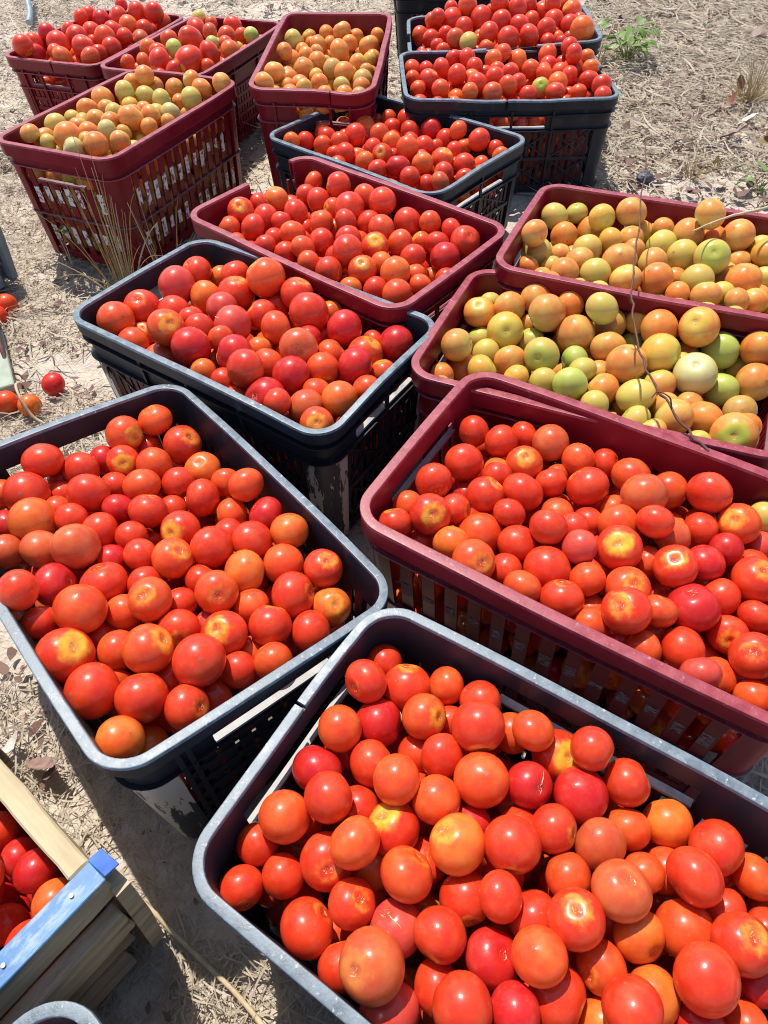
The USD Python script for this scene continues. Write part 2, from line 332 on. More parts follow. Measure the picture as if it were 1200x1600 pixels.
def straw_mesh(n, region, seed, lmin=0.03, lmax=0.2, lift=0.016, wid=(0.0007, 0.002), clump=0.5, steep=0.12):
    r = np.random.default_rng(seed)
    x = r.uniform(region[0], region[1], n * 3)
    y = r.uniform(region[2], region[3], n * 3)
    dens = meshkit.fbm(np.stack([x * 3.2, y * 3.2, np.full_like(x, seed)], -1), 3, seed)
    keep = (r.uniform(0, 1, n * 3) < sstep(clump - 0.18, clump + 0.16, dens) + 0.06) & ~in_crate(x, y)
    x, y = x[keep][:n], y[keep][:n]
    n = len(x)
    L = lmin + (lmax - lmin) * r.uniform(0, 1, n) ** 2.2
    a = r.uniform(0, 2 * np.pi, n)
    curv = r.normal(0, 1.1, n)
    tilt = np.abs(r.normal(0, steep, n))
    z0 = gz(x, y) + r.uniform(0, 1, n) ** 1.6 * lift
    w = r.uniform(wid[0], wid[1], n)
    k = 4
    s = np.linspace(-0.5, 0.5, k)
    V = np.zeros((n, k, 2, 3))
    ang = a[:, None] + curv[:, None] * s[None]
    dx = np.cumsum(np.cos(ang), 1) / k * L[:, None]
    dy = np.cumsum(np.sin(ang), 1) / k * L[:, None]
    cx, cy = x[:, None] + dx - dx.mean(1, keepdims=True), y[:, None] + dy - dy.mean(1, keepdims=True)
    cz = z0[:, None] + (s[None] + 0.5) * np.sin(tilt)[:, None] * L[:, None] + r.normal(0, 0.0015, (n, k))
    cz = np.maximum(cz, gz(cx.ravel(), cy.ravel()).reshape(n, k) + 0.0005)
    roll = r.uniform(-0.9, 0.9, n)
    nx, ny = -np.sin(ang), np.cos(ang)
    for q, sg in ((0, -1), (1, 1)):
        tap = np.array([0.7, 1, 1, 0.35])[None]
        V[:, :, q, 0] = cx + sg * nx * w[:, None] * tap * np.cos(roll)[:, None]
        V[:, :, q, 1] = cy + sg * ny * w[:, None] * tap * np.cos(roll)[:, None]
        V[:, :, q, 2] = cz + sg * w[:, None] * tap * np.sin(roll)[:, None]
    base = (np.arange(n) * k * 2)[:, None]
    f = []
    for i in range(k - 1):
        q = [2 * i, 2 * i + 1, 2 * i + 3, 2 * i + 2]
        f += [np.concatenate([base + q[0], base + q[1], base + q[2]], 1), np.concatenate([base + q[0], base + q[2], base + q[3]], 1)]
    return trimesh.Trimesh(V.reshape(-1, 3), np.vstack(f), process=False)


straw = cat([straw_mesh(40000, (0.45, 2.4, 1.2, 4.7), 1, 0.03, 0.2, 0.02, (0.0008, 0.003), 0.36, 0.08),
             straw_mesh(18000, (-2.2, 0.6, 2.3, 5.2), 2, 0.03, 0.2, 0.024, (0.0009, 0.0028), 0.4, 0.13),
             straw_mesh(15000, (-1.6, -0.1, 0.75, 2.6), 3, 0.02, 0.15, 0.012, (0.0005, 0.0017), 0.36, 0.07),
             straw_mesh(2600, (-0.8, 0.35, -0.1, 0.8), 4, 0.015, 0.1, 0.008, (0.0004, 0.0011), 0.54, 0.08),
             straw_mesh(11000, (0.45, 2.5, -0.7, 1.25), 11, 0.03, 0.2, 0.02, (0.0008, 0.003), 0.36, 0.08),
             straw_mesh(9000, (-2.6, 2.6, 4.6, 7.5), 12, 0.04, 0.22, 0.02, (0.001, 0.003), 0.36, 0.1),
             straw_mesh(4000, (-2.4, -0.7, -0.6, 1.2), 13, 0.02, 0.16, 0.012, (0.0006, 0.0017), 0.4, 0.07),
             straw_mesh(420, (-0.34, -0.1, 0.1, 0.36), 7, 0.012, 0.07, 0.006, (0.0004, 0.001), 0.4, 0.06),
             straw_mesh(700, (-0.62, -0.36, 0.22, 0.5), 5, 0.02, 0.12, 0.012, (0.0006, 0.0013), 0.45, 0.1),
             straw_mesh(500, (-0.26, -0.02, -0.02, 0.16), 6, 0.02, 0.09, 0.01, (0.0006, 0.0013), 0.45, 0.1)])
tag(obj("straw", straw, M["straw"]), "loose dry straw scattered over the bare soil", "straw", kind="stuff")


def flakes(n, region, seed, size=(0.006, 0.03)):
    r = np.random.default_rng(seed)
    x, y = r.uniform(region[0], region[1], n), r.uniform(region[2], region[3], n)
    k = ~in_crate(x, y)
    x, y = x[k], y[k]
    n = len(x)
    s = size[0] + (size[1] - size[0]) * r.uniform(0, 1, n) ** 2.5
    a = r.uniform(0, 6.28, n)
    P = np.array([[-1, 0, 0.15], [-0.3, -0.45, 0], [-0.3, 0.45, 0.2], [0.4, -0.4, 0.1], [0.4, 0.38, 0.3], [1, 0.05, 0.3]])
    V = P[None] * s[:, None, None] * r.uniform(0.7, 1.3, (n, 6, 3))
    V[..., 2] += r.uniform(-0.35, 0.35, n)[:, None] * V[..., 1] + r.uniform(-0.3, 0.5, n)[:, None] * V[..., 0] ** 2 / s[:, None]
    ca, sa = np.cos(a)[:, None], np.sin(a)[:, None]
    W = np.stack([x[:, None] + V[..., 0] * ca - V[..., 1] * sa, y[:, None] + V[..., 0] * sa + V[..., 1] * ca, V[..., 2]], -1)
    W[..., 2] += (gz(x, y) + 0.004 + r.uniform(0, 0.01, n))[:, None] - W[..., 2].min(1, keepdims=True) * 0.6
    f = np.array([[0, 1, 2], [1, 3, 2], [2, 3, 4], [3, 5, 4]])
    return trimesh.Trimesh(W.reshape(-1, 3), (np.arange(n)[:, None, None] * 6 + f[None]).reshape(-1, 3), process=False)


lit = cat([flakes(9000, (0.5, 2.4, 1.2, 4.7), 21, (0.005, 0.022)), flakes(2400, (-2.2, 0.6, 2.3, 5.2), 22, (0.005, 0.026)), flakes(2600, (-1.6, -0.1, 0.4, 2.6), 23, (0.003, 0.016)), flakes(500, (-0.8, 0.3, -0.1, 0.8), 24, (0.002, 0.008))])
tag(obj("leaf_litter", lit, M["litter"]), "crumbs of dry brown leaves lying in the straw", "leaf litter", kind="stuff")


# ------------------------------------------------------------------ crates
def rrect(L, W, r, step=0.012, nc=9):
    """The rim's outline, anticlockwise: points (x, y, nx, ny), and for each the side it is on and the place along it (0 to 1 over the full length)."""
    pts, tags = [], []
    def side(name, x0, y0, x1, y1, nx, ny):
        n = max(2, int(math.hypot(x1 - x0, y1 - y0) / step))
        for t in np.linspace(0, 1, n + 1):
            x, y = x0 + (x1 - x0) * t, y0 + (y1 - y0) * t
            pts.append((x, y, nx, ny))
            tags.append((name, (x / L + 0.5) if name[0] == "y" else (y / W + 0.5)))
    def corner(cx, cy, a0):
        for t in np.linspace(0, 1, nc + 1)[1:-1]:
            a = a0 + t * math.pi / 2
            pts.append((cx + r * math.cos(a), cy + r * math.sin(a), math.cos(a), math.sin(a)))
            tags.append(("c", 0))
    l, w = L / 2, W / 2
    side("y-", -l + r, -w, l - r, -w, 0, -1); corner(l - r, -w + r, -math.pi / 2)
    side("x+", l, -w + r, l, w - r, 1, 0); corner(l - r, w - r, 0)
    side("y+", l - r, w, -l + r, w, 0, 1); corner(-l + r, w - r, math.pi / 2)
    side("x-", -l, w - r, -l, -w + r, -1, 0); corner(-l + r, -w + r, math.pi)
    return np.array(pts), tags


def sweep(P, prof, closed):
    prof = np.asarray(prof, float)
    n, k = len(P), len(prof)
    V = np.zeros((n, k, 3))
    V[:, :, 0] = P[:, None, 0] + P[:, None, 2] * prof[None, :, 0]
    V[:, :, 1] = P[:, None, 1] + P[:, None, 3] * prof[None, :, 0]
    V[:, :, 2] = prof[None, :, 1]
    f = []
    for i in range(n if closed else n - 1):
        a, b = i * k, ((i + 1) % n) * k
        for j in range(k):
            j2 = (j + 1) % k
            f += [[a + j, b + j, b + j2], [a + j, b + j2, a + j2]]
    if not closed:
        import shapely.geometry as sg
        vv, ff = trimesh.creation.triangulate_polygon(sg.Polygon(prof), engine="earcut")
        idx = [int(np.argmin(np.linalg.norm(prof - q, axis=1))) for q in vv]
        for t in ff:
            t = [idx[q] for q in t]
            f += [[t[0], t[1], t[2]], [(n - 1) * k + t[0], (n - 1) * k + t[2], (n - 1) * k + t[1]]]
    return trimesh.Trimesh(V.reshape(-1, 3), f, process=False)


def runs(P, tags, gaps):
    """The outline with the gaps (side, from, to) taken out: [(points, closed)]."""
    if not gaps:
        return [(P, True)]
    cut = np.array([any(t[0] == s and a < t[1] < b for s, a, b in gaps) for t in tags])
    P = P[:, :]
    n = len(P)
    if not cut.any():
        return [(P, True)]
    start = int(np.argmax(cut))
    order = [(start + i) % n for i in range(n)]
    out, cur = [], []
    for i in order:
        if cut[i]:
            if len(cur) > 1:
                out.append((P[cur], False))
            cur = []
        else:
            cur.append(i)
    if len(cur) > 1:
        out.append((P[cur], False))
    return out


def refine_at(P, tags, gaps):
    """Adds a point just inside and outside each end of a gap, so that it ends where it should."""
    for s, a, b in gaps:
        for u in (a - 0.0005, a + 0.0005, b - 0.0005, b + 0.0005):
            for i in range(len(tags) - 1):
                t0, t1 = tags[i], tags[i + 1]
                if t0[0] == s and t1[0] == s and (t0[1] - u) * (t1[1] - u) < 0:
                    w = (u - t0[1]) / (t1[1] - t0[1])
                    P = np.insert(P, i + 1, P[i] * (1 - w) + P[i + 1] * w, 0)
                    tags = tags[:i + 1] + [(s, u)] + tags[i + 1:]
                    break
    return P, tags


RC = {"k": 0.044, "r": 0.044}
TAPER = 0.065


def make_crate(key, label, style, slots=(), rim_gaps=(), wall_gap=None, dents=(), bow=0.004, marks=None, peel=False, group=None):
    typ, x, y, zr, yaw, tx, ty, L, W, H = CR[key]
    z0 = zr - H
    root = thing("tomato_crate", (x, y, z0), yaw)
    tag(root, label, "crate", group)
    r = RC[typ]
    body, rimm, edge = (M["black"], M["black_rim"], M["black_edge"]) if typ == "k" else (M["red"], M["red_rim"], M["red_rib"])
    post_mat = M["black_post"] if peel else body
    seed = sum(map(ord, key))

    def deform(m):
        v = np.array(m.vertices)
        zz = np.clip((v[:, 2]) / H, 0, 1.05)
        wob = (meshkit.noise(v * 9 + seed, 5)[:, None] - 0.5) * 0.004
        ux, uy = np.clip(2 * v[:, 0] / L, -1, 1), np.clip(2 * v[:, 1] / W, -1, 1)
        v[:, 1] += bow * (1 - ux ** 2) * np.sign(v[:, 1]) * np.abs(uy) ** 3 * zz + wob[:, 0] * zz
        v[:, 0] += 0.5 * bow * (1 - uy ** 2) * np.sign(v[:, 0]) * np.abs(ux) ** 3 * zz
        v[:, 2] += (v[:, 0] * tx + v[:, 1] * ty) * zz + (meshkit.noise(v * 7 + seed + 3, 6) - 0.5) * 0.003 * zz
        for dx, dy, rad, mx, my, mz in dents:
            w = np.exp(-((v[:, 0] - dx) ** 2 + (v[:, 1] - dy) ** 2) / rad ** 2)[:, None] * zz[:, None] ** 2
            v += w * np.array([[mx, my, mz]])
        return trimesh.Trimesh(v, m.faces, process=False)

    RW = 0.0108 if typ == "k" else 0.013              # how wide the rim is
    off = lambda z: -RW + 0.0034 - TAPER * (H - z)      # outer face of the wall
    T = 0.0032
    P, tags = rrect(L, W, r)
    allg = [(s, a, b) for s, a, b in rim_gaps]
    P, tags = refine_at(P, tags, list(allg) + [(s, a, b) for s, a, b, _, _ in slots] + ([wall_gap[:3]] if wall_gap else []))
    lip = 0.024 if typ == "k" else 0.03
    prof = [(0, H - 0.0048), (0, H - 0.0018), (-0.0004, H - 0.0005), (-0.0014, H), (-RW + 0.0014, H), (-RW + 0.0004, H - 0.0005), (-RW, H - 0.0026), (-RW, H - 0.0048)]
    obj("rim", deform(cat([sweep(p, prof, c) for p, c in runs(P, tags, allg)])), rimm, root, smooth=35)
    skirt = [(-0.0006, H - 0.005), (-0.0006, H - lip + 0.001), (-0.0012, H - lip), (-0.0034, H - lip), (-0.0036, H - 0.005)]
    obj("rim_skirt", deform(cat([sweep(p, skirt, c) for p, c in runs(P, tags, allg)])), body, root, smooth=35)
    # the wall under the rim, with its hand holes
    band = {"lattice": 0.076, "grid": 0.07, "slat": 0.052, "panel": 0.085}[style]
    cuts = sorted({0.005, band, *[d for s in slots for d in s[3:5] if d < band]})
    if wall_gap:
        cuts = sorted({*cuts, wall_gap[3]} - {c for c in cuts if abs(c - wall_gap[3]) < 0.004 and c != band}) if wall_gap[3] < band else cuts
    ms = []
    for d0, d1 in zip(cuts[:-1], cuts[1:]):
        g = [s[:3] for s in slots if s[3] < (d0 + d1) / 2 < s[4]]
        if wall_gap and (d0 + d1) / 2 < wall_gap[3]:
            g.append(wall_gap[:3])
        ms += [sweep(p, [(off(H - d0), H - d0), (off(H - d0) - T, H - d0), (off(H - d1) - T, H - d1), (off(H - d1), H - d1)], c) for p, c in runs(P, tags, g)]
    obj("side_wall", deform(cat(ms)), body, root, smooth=35)
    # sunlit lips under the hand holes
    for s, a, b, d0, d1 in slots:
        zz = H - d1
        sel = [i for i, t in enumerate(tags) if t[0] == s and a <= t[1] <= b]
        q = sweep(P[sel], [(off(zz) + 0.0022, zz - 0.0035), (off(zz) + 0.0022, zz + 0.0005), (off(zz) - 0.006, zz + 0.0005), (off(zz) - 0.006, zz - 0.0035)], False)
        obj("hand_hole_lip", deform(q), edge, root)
    # ledges that run round the crate
    for k, d in enumerate({"lattice": (0.036, 0.073), "grid": (0.068,), "slat": (0.05, 0.165), "panel": (0.04, 0.083)}[style]):
        if d > H - 0.05:
            continue
        g = [w[:3] for w in slots if w[3] < d < w[4]] + ([wall_gap[:3]] if wall_gap and d < wall_gap[3] else [])
        pr = 0.0075 if style in ("lattice", "panel") and d < 0.08 else 0.0055
        q = cat([sweep(p, [(off(H - d) + 0.0004, H - d - 0.0028), (off(H - d) + pr, H - d - 0.0028), (off(H - d) + pr + 0.0006, H - d - 0.001), (off(H - d) + pr, H - d), (off(H - d) + 0.0004, H - d)], c) for p, c in runs(P, tags, g)])
        obj("ledge", deform(q), (M["red_rib"] if style == "slat" and d > 0.1 else (rimm if typ == "r" else body)), root)
    # corner posts
    for q in range(4):
        idx = [i for i, t in enumerate(tags) if t[0] == "c"]
        idx = idx[q * (len(idx) // 4):(q + 1) * (len(idx) // 4)]
        ext = 0.018
        core = P[idx]
        a0, a1 = core[0].copy(), core[-1].copy()
        cx, cy = {0: (1, -1), 1: (1, 1), 2: (-1, 1), 3: (-1, -1)}[q]
        d0, d1 = np.array([-a0[3], a0[2]]), np.array([-a1[3], a1[2]])
        pre = [(a0[0] - d0[0] * e, a0[1] - d0[1] * e, a0[2], a0[3]) for e in (ext, ext * 0.5)]
        post = [(a1[0] + d1[0] * e, a1[1] + d1[1] * e, a1[2], a1[3]) for e in (ext * 0.5, ext)]
        pp = np.vstack([pre, core, post])
        t0, t1 = H - band + 0.0006, 0.006
        pf = [(off(t0) + 0.002, t0), (off(t0) - T, t0), (off(t1) - T, t1), (off(t1) + 0.002, t1)]
        zs = np.linspace(t0, t1, 5)
        pf = [(off(z) + 0.0022, z) for z in zs] + [(off(z) - T, z) for z in zs[::-1]]
        obj("corner_post", deform(sweep(pp, pf, False)), post_mat, root, smooth=35)
    # floor and foot
    q = sweep(P, [(off(0.022) + 0.001, 0.022), (off(0) + 0.001, 0.002), (off(0) - 0.005, 0.002), (off(0.022) - 0.005, 0.022)], True)
    obj("foot_rail", deform(q), body, root)
    obj("crate_floor", box(0, 0, 0.006, L - 0.1, W - 0.1, 0.006), body, root)

    def bar(side, u0, u1, d0, d1, out=0.0, th=T, slant=None):
        """A flat bar on a side, from depth d0 to d1 below the rim; with SLANT it runs from u0 at d0 to u1 at d1 with that width."""
        v = []
        for (d, us) in ((d0, (u0, u1)), (d1, (u0, u1))) if slant is None else ((d0, (u0 - slant, u0 + slant)), (d1, (u1 - slant, u1 + slant))):
            z = H - d
            for u in us:
                for o in (off(z) + out, off(z) + out - th):
                    if side[0] == "y":
                        sg = -1 if side[1] == "-" else 1
                        v.append(((u - 0.5) * L, sg * (W / 2 + o), z))
                    else:
                        sg = -1 if side[1] == "-" else 1
                        v.append((sg * (L / 2 + o), (u - 0.5) * W, z))
        m = trimesh.convex.convex_hull(np.array(v))
        return m

    def bars(name, side, lst, mat_, out=0.0, th=T):
        for b in lst:
            obj(name, deform(bar(side, *b[:4], out=out, th=th, slant=b[4] if len(b) > 4 else None)), mat_, root)

    bot = H - 0.02
    for side in ("y-", "y+", "x-", "x+"):
        length = L if side[0] == "y" else W
        e = (r + 0.016) / length
        span = 1 - 2 * e
        if style == "slat":
            n = max(3, int(round(span * length / 0.0315)))
            for i in range(n):
                u = e + span * (i + 0.5) / n
                hw = 0.0088 / length
                sl = [s for s in slots if s[0] == side and s[1] - 0.02 < u < s[2] + 0.02 and s[4] > band - 0.002]
                d0 = max([band + 0.0003] + [s[4] + 0.004 for s in sl])
                sp = obj("slat", deform(bar(side, u - hw, u + hw, d0, bot)), body, root)
                if marks and side in marks[0]:
                    rr = random.Random(seed * 100 + i + 7 * ord(side[0]))
                    for (ma, mb) in marks[1]:
                        if rr.random() < 0.9:
                            a, b = ma + rr.uniform(-0.006, 0.006), mb + rr.uniform(-0.01, 0.008)
                            obj(marks[2], deform(bar(side, u - hw * rr.uniform(0.6, 0.95), u + hw * rr.uniform(0.6, 0.95), a, b, out=0.0006, th=0.0005)), marks[3], sp)
        elif style == "lattice":
            n = max(5, int(round(span * length / 0.0165)))
            bars("slat", side, [(e + span * (i + 0.5) / n - 0.0045 / length, e + span * (i + 0.5) / n + 0.0045 / length, band + 0.0003, bot) for i in range(n)], body, out=-0.0008, th=0.0022)
            cells = 4 if side[0] == "y" else 2
            mid = (band + bot) / 2
            for i in range(cells):
                ua, ub = e + span * i / cells, e + span * (i + 1) / cells
                for d0, d1 in ((band, mid), (mid, bot)):
                    bars("brace", side, [(ua, ub, d0, d1, 0.0035 / length), (ub, ua, d0, d1, 0.0035 / length)], body, out=0.0016, th=0.0022)
                if i:
                    bars("upright", side, [(ua - 0.003 / length, ua + 0.003 / length, 0.026, bot)], body, out=0.005, th=0.0046)
            bars("cross_bar", side, [(e, 1 - e, mid - 0.004, mid + 0.004)], body, out=0.0038, th=0.0021)
        elif style == "grid":
            n = max(5, int(round(span * length / 0.021)))
            bars("slat", side, [(e + span * (i + 0.5) / n - 0.0078 / length, e + span * (i + 0.5) / n + 0.0078 / length, band + 0.0003, bot) for i in range(n)], body)
            for k in range(1, 6):
                d = band + (bot - band) * k / 6
                bars("cross_bar", side, [(e, 1 - e, d - 0.006, d + 0.006)], body, out=0.0026, th=0.0024)
            for u in (e + 0.01, 0.5 - 0.29, 0.5 + 0.29, 1 - e - 0.01):
                bars("upright", side, [(u - 0.003 / length, u + 0.003 / length, 0.026, bot)], body, out=0.005, th=0.0046)
        else:
            n = max(5, int(round(span * length / 0.0165)))
            bars("slat", side, [(e + span * (i + 0.5) / n - 0.0055 / length, e + span * (i + 0.5) / n + 0.0055 / length, band + 0.0003, bot) for i in range(n)], body)
            for k in range(1, 5):
                d = band + (bot - band) * k / 5
                bars("cross_bar", side, [(e, 1 - e, d - 0.0045, d + 0.0045)], body, out=0.0026, th=0.0024)
            for u in (e + 0.01, 0.36, 0.64, 1 - e - 0.01):
                bars("upright", side, [(u - 0.003 / length, u + 0.003 / length, 0.033, bot)], body, out=0.006, th=0.0056)
    return root


def slot(side, mid, half, d0, d1):
    return (side, mid - half, mid + half, d0, d1)


KS = (0.037, 0.066)
make_crate("A", "big black crate of red tomatoes, front right, with cracked left rim", "grid", [slot("x-", 0.5, 0.27, 0.03, 0.058), slot("y+", 0.5, 0.2, 0.03, 0.058), slot("x+", 0.5, 0.22, 0.03, 0.058)], [("x-", 0.545, 0.556)], bow=0.006, dents=[(-0.27, 0.06, 0.07, -0.004, 0, -0.004)])
make_crate("B", "black crate of red tomatoes, left, with pale peeling corner post", "grid", [slot("x-", 0.5, 0.21, 0.036, 0.06), slot("x+", 0.5, 0.26, 0.036, 0.066)], peel=True, bow=0.006)
make_crate("C", "red slatted crate of red tomatoes behind the front right black crate", "slat", [slot("x-", 0.5, 0.25, 0.032, 0.051)], bow=0.006, marks=(("y-",), ((0.105, 0.125),), "scuff_mark", M["scuff"]))
make_crate("D", "middle black crate with double ledge and sagging near corner", "lattice", [slot("x+", 0.5, 0.24, *KS), slot("x-", 0.5, 0.24, *KS), slot("y+", 0.5, 0.1, *KS)], peel=True, dents=[(0.25, -0.15, 0.09, -0.004, 0.004, -0.016)])
make_crate("E", "red crate of red tomatoes whose left end rim is broken open", "panel", [slot("x+", 0.45, 0.22, 0.045, 0.072), slot("y+", 0.52, 0.13, 0.05, 0.075)], [("x-", 0.5, 0.86)], ("x-", 0.5, 0.86, 0.07))
make_crate("F", "red crate of orange and green tomatoes under the dark twig, nearer of the two", "panel", [slot("x-", 0.5, 0.25, 0.045, 0.07), slot("x+", 0.5, 0.25, 0.045, 0.07)])
make_crate("G", "red crate of green and orange tomatoes next to the straw, farther of the two", "panel", [slot("x-", 0.4, 0.25, 0.045, 0.07), slot("y+", 0.46, 0.14, 0.042, 0.072)])
make_crate("H", "black crate of red tomatoes between the broken red crate and the far red one", "lattice", [slot("x+", 0.5, 0.24, *KS), slot("x-", 0.5, 0.24, *KS)], [("y+", 0.56, 0.567)], dents=[(0.22, -0.12, 0.07, 0, 0.002, -0.008)])
make_crate("I", "red slatted crate with white paint marks, dry grass growing at its corner", "slat", [slot("x-", 0.52, 0.2, 0.05, 0.078)], bow=0.007, marks=(("y-", "x-"), ((0.095, 0.135), (0.195, 0.232)), "paint_mark", M["paint"]))
make_crate("J", "farthest left red crate heaped with red tomatoes by the blue hose", "panel", [slot("x-", 0.55, 0.2, 0.045, 0.07)], [("x-", 0.46, 0.474)])
make_crate("K", "red crate of mixed tomatoes with plum-shaped ones, behind the paint-marked crate", "panel", [slot("x-", 0.5, 0.2, 0.045, 0.07)])
make_crate("L", "red crate of orange tomatoes with notched near rim, far centre", "panel", [slot("x-", 0.42, 0.22, 0.045, 0.08), slot("x+", 0.6, 0.24, 0.05, 0.08)], [("x-", 0.34, 0.352)], dents=[(-0.27, -0.09, 0.05, 0, 0, -0.008)])
make_crate("M", "black crate with snapped near rim and broken right rim, beside the straw", "lattice", [slot("y-", 0.53, 0.13, *KS)], [("y-", 0.462, 0.474), ("x+", 0.46, 0.62)], dents=[(-0.06, -0.18, 0.07, 0, 0.004, -0.006), (0.06, -0.18, 0.06, 0, 0, -0.004)])
make_crate("N", "black crate at the top edge with a piece of its near rim missing", "lattice", [], [("y-", 0.40, 0.66), ("x-", 0.3, 0.52)])
make_crate("O", "black crate mostly hidden behind the topmost black crate", "lattice", [])
make_crate("Q", "black crate whose grey rounded corner shows at the bottom left edge", "grid", [])

# ------------------------------------------------------------------ tomatoes
def tomato_shape(variant):
    nu, nv = 18, 28
    r = random.Random(variant * 13 + 2)
    flat = [0.90, 0.95, 0.86, 1.25][variant % 4]
    lob, la, ph = r.choice([4, 5, 6]), [0.016, 0.03, 0.05, 0.012][variant % 4], r.uniform(0, 6)
    v = []
    for i in range(nu + 1):
        th = math.pi * i / nu
        for j in range(nv):
            phi = 2 * math.pi * j / nv
            rad = math.sin(th) * (1 + la * math.cos(lob * phi + ph) * math.exp(-(th / 1.0) ** 2)) * (1 + 0.025 * math.cos(phi + ph) + 0.018 * math.cos(2 * phi + 1.7 * ph))
            z = math.cos(th) * flat
            dim = 0.15 * math.exp(-(th / 0.27) ** 2) * (0.6 if variant % 4 == 3 else 1)
            z -= dim + 0.02 * math.exp(-((math.pi - th) / 0.2) ** 2)
            v.append((rad * math.cos(phi), rad * math.sin(phi), z))
    f = []
    for i in range(nu):
        for j in range(nv):
            a, b = i * nv + j, i * nv + (j + 1) % nv
            c, d = b + nv, a + nv
            if i > 0:
                f.append([a, d, b])
            if i < nu - 1:
                f.append([b, d, c])
    m = trimesh.Trimesh(np.array(v), f, process=False)
    top = flat - 0.15 * (0.6 if variant % 4 == 3 else 1)
    return m, top


def scar_shape(top, seed):
    r = random.Random(seed)
    n = 14
    v = [(0, 0, top - 0.01)]
    for rr, zz in ((0.07, top + 0.012), (0.125, top + 0.02), (0.165, top + 0.02)):
        for j in range(n):
            a = 2 * math.pi * j / n
            q = rr * r.uniform(0.75, 1.25)
            v.append((q * math.cos(a), q * math.sin(a), zz + r.uniform(-0.006, 0.006) + (0.018 if rr > 0.15 else 0)))
    f = [[0, 1 + j, 1 + (j + 1) % n] for j in range(n)]
    for k in range(2):
        for j in range(n):
            a, b = 1 + k * n + j, 1 + k * n + (j + 1) % n
            f += [[a, a + n, b + n], [a, b + n, b]]
    return trimesh.Trimesh(np.array(v, float), f, process=False)


stage.CreateClassPrim("/World/tomato_kind")
KIND = {}
shapes = [tomato_shape(k) for k in range(4)]
scars = [scar_shape(t, 5 + i) for i, (_, t) in enumerate(shapes)]
for code, (mt, words) in TK.items():
    for k in range(4):
        path = f"/World/tomato_kind/{mt.GetPath().name}_shape_{k + 1}"
        UsdGeom.Xform.Define(stage, path)
        usdkit.mesh(stage, path + "/skin", shapes[k][0], mt, smooth=True)
        usdkit.mesh(stage, path + "/stem_scar", scars[k], M["scar"], smooth=True)
        if code in "pd" and k == 1:      # a healed split that runs down from the stem
            rs, pts = random.Random(k + ord(code)), []
            for i in range(9):
                th, ph = 0.2 + 0.09 * i, 1.0 + rs.uniform(-0.03, 0.03)
                n_ = np.argmin(np.linalg.norm(shapes[k][0].vertices / np.linalg.norm(shapes[k][0].vertices, axis=1)[:, None] - [math.sin(th) * math.cos(ph), math.sin(th) * math.sin(ph), math.cos(th)], axis=1))
                rr_ = np.linalg.norm(shapes[k][0].vertices[n_])
                pts.append(np.array([math.sin(th) * math.cos(ph), math.sin(th) * math.sin(ph), math.cos(th)]) * (rr_ + 0.004))
            usdkit.mesh(stage, path + "/split_mark", tube(pts, np.array([0.012, 0.02, 0.024, 0.02, 0.022, 0.016, 0.018, 0.012, 0.005]), 5), M["scar"], smooth=60)
        KIND[(code, k)] = path


def stem_frame(s, spin):
    s = np.asarray(s, float) / np.linalg.norm(s)
    a = np.cross(s, [0.3, 0.9, 0.2] if abs(s[0]) > 0.8 else [1, 0, 0.1])
    a /= np.linalg.norm(a)
    b = np.cross(s, a)
    c, d = math.cos(spin), math.sin(spin)
    return np.array([a * c + b * d, -a * d + b * c, s])      # rows: where the tomato's x, y, z axes go


def matrix(pos, R, s, spin):
    F = stem_frame(s, spin) * R
    return Gf.Matrix4d(*F[0], 0, *F[1], 0, *F[2], 0, *map(float, pos), 1)


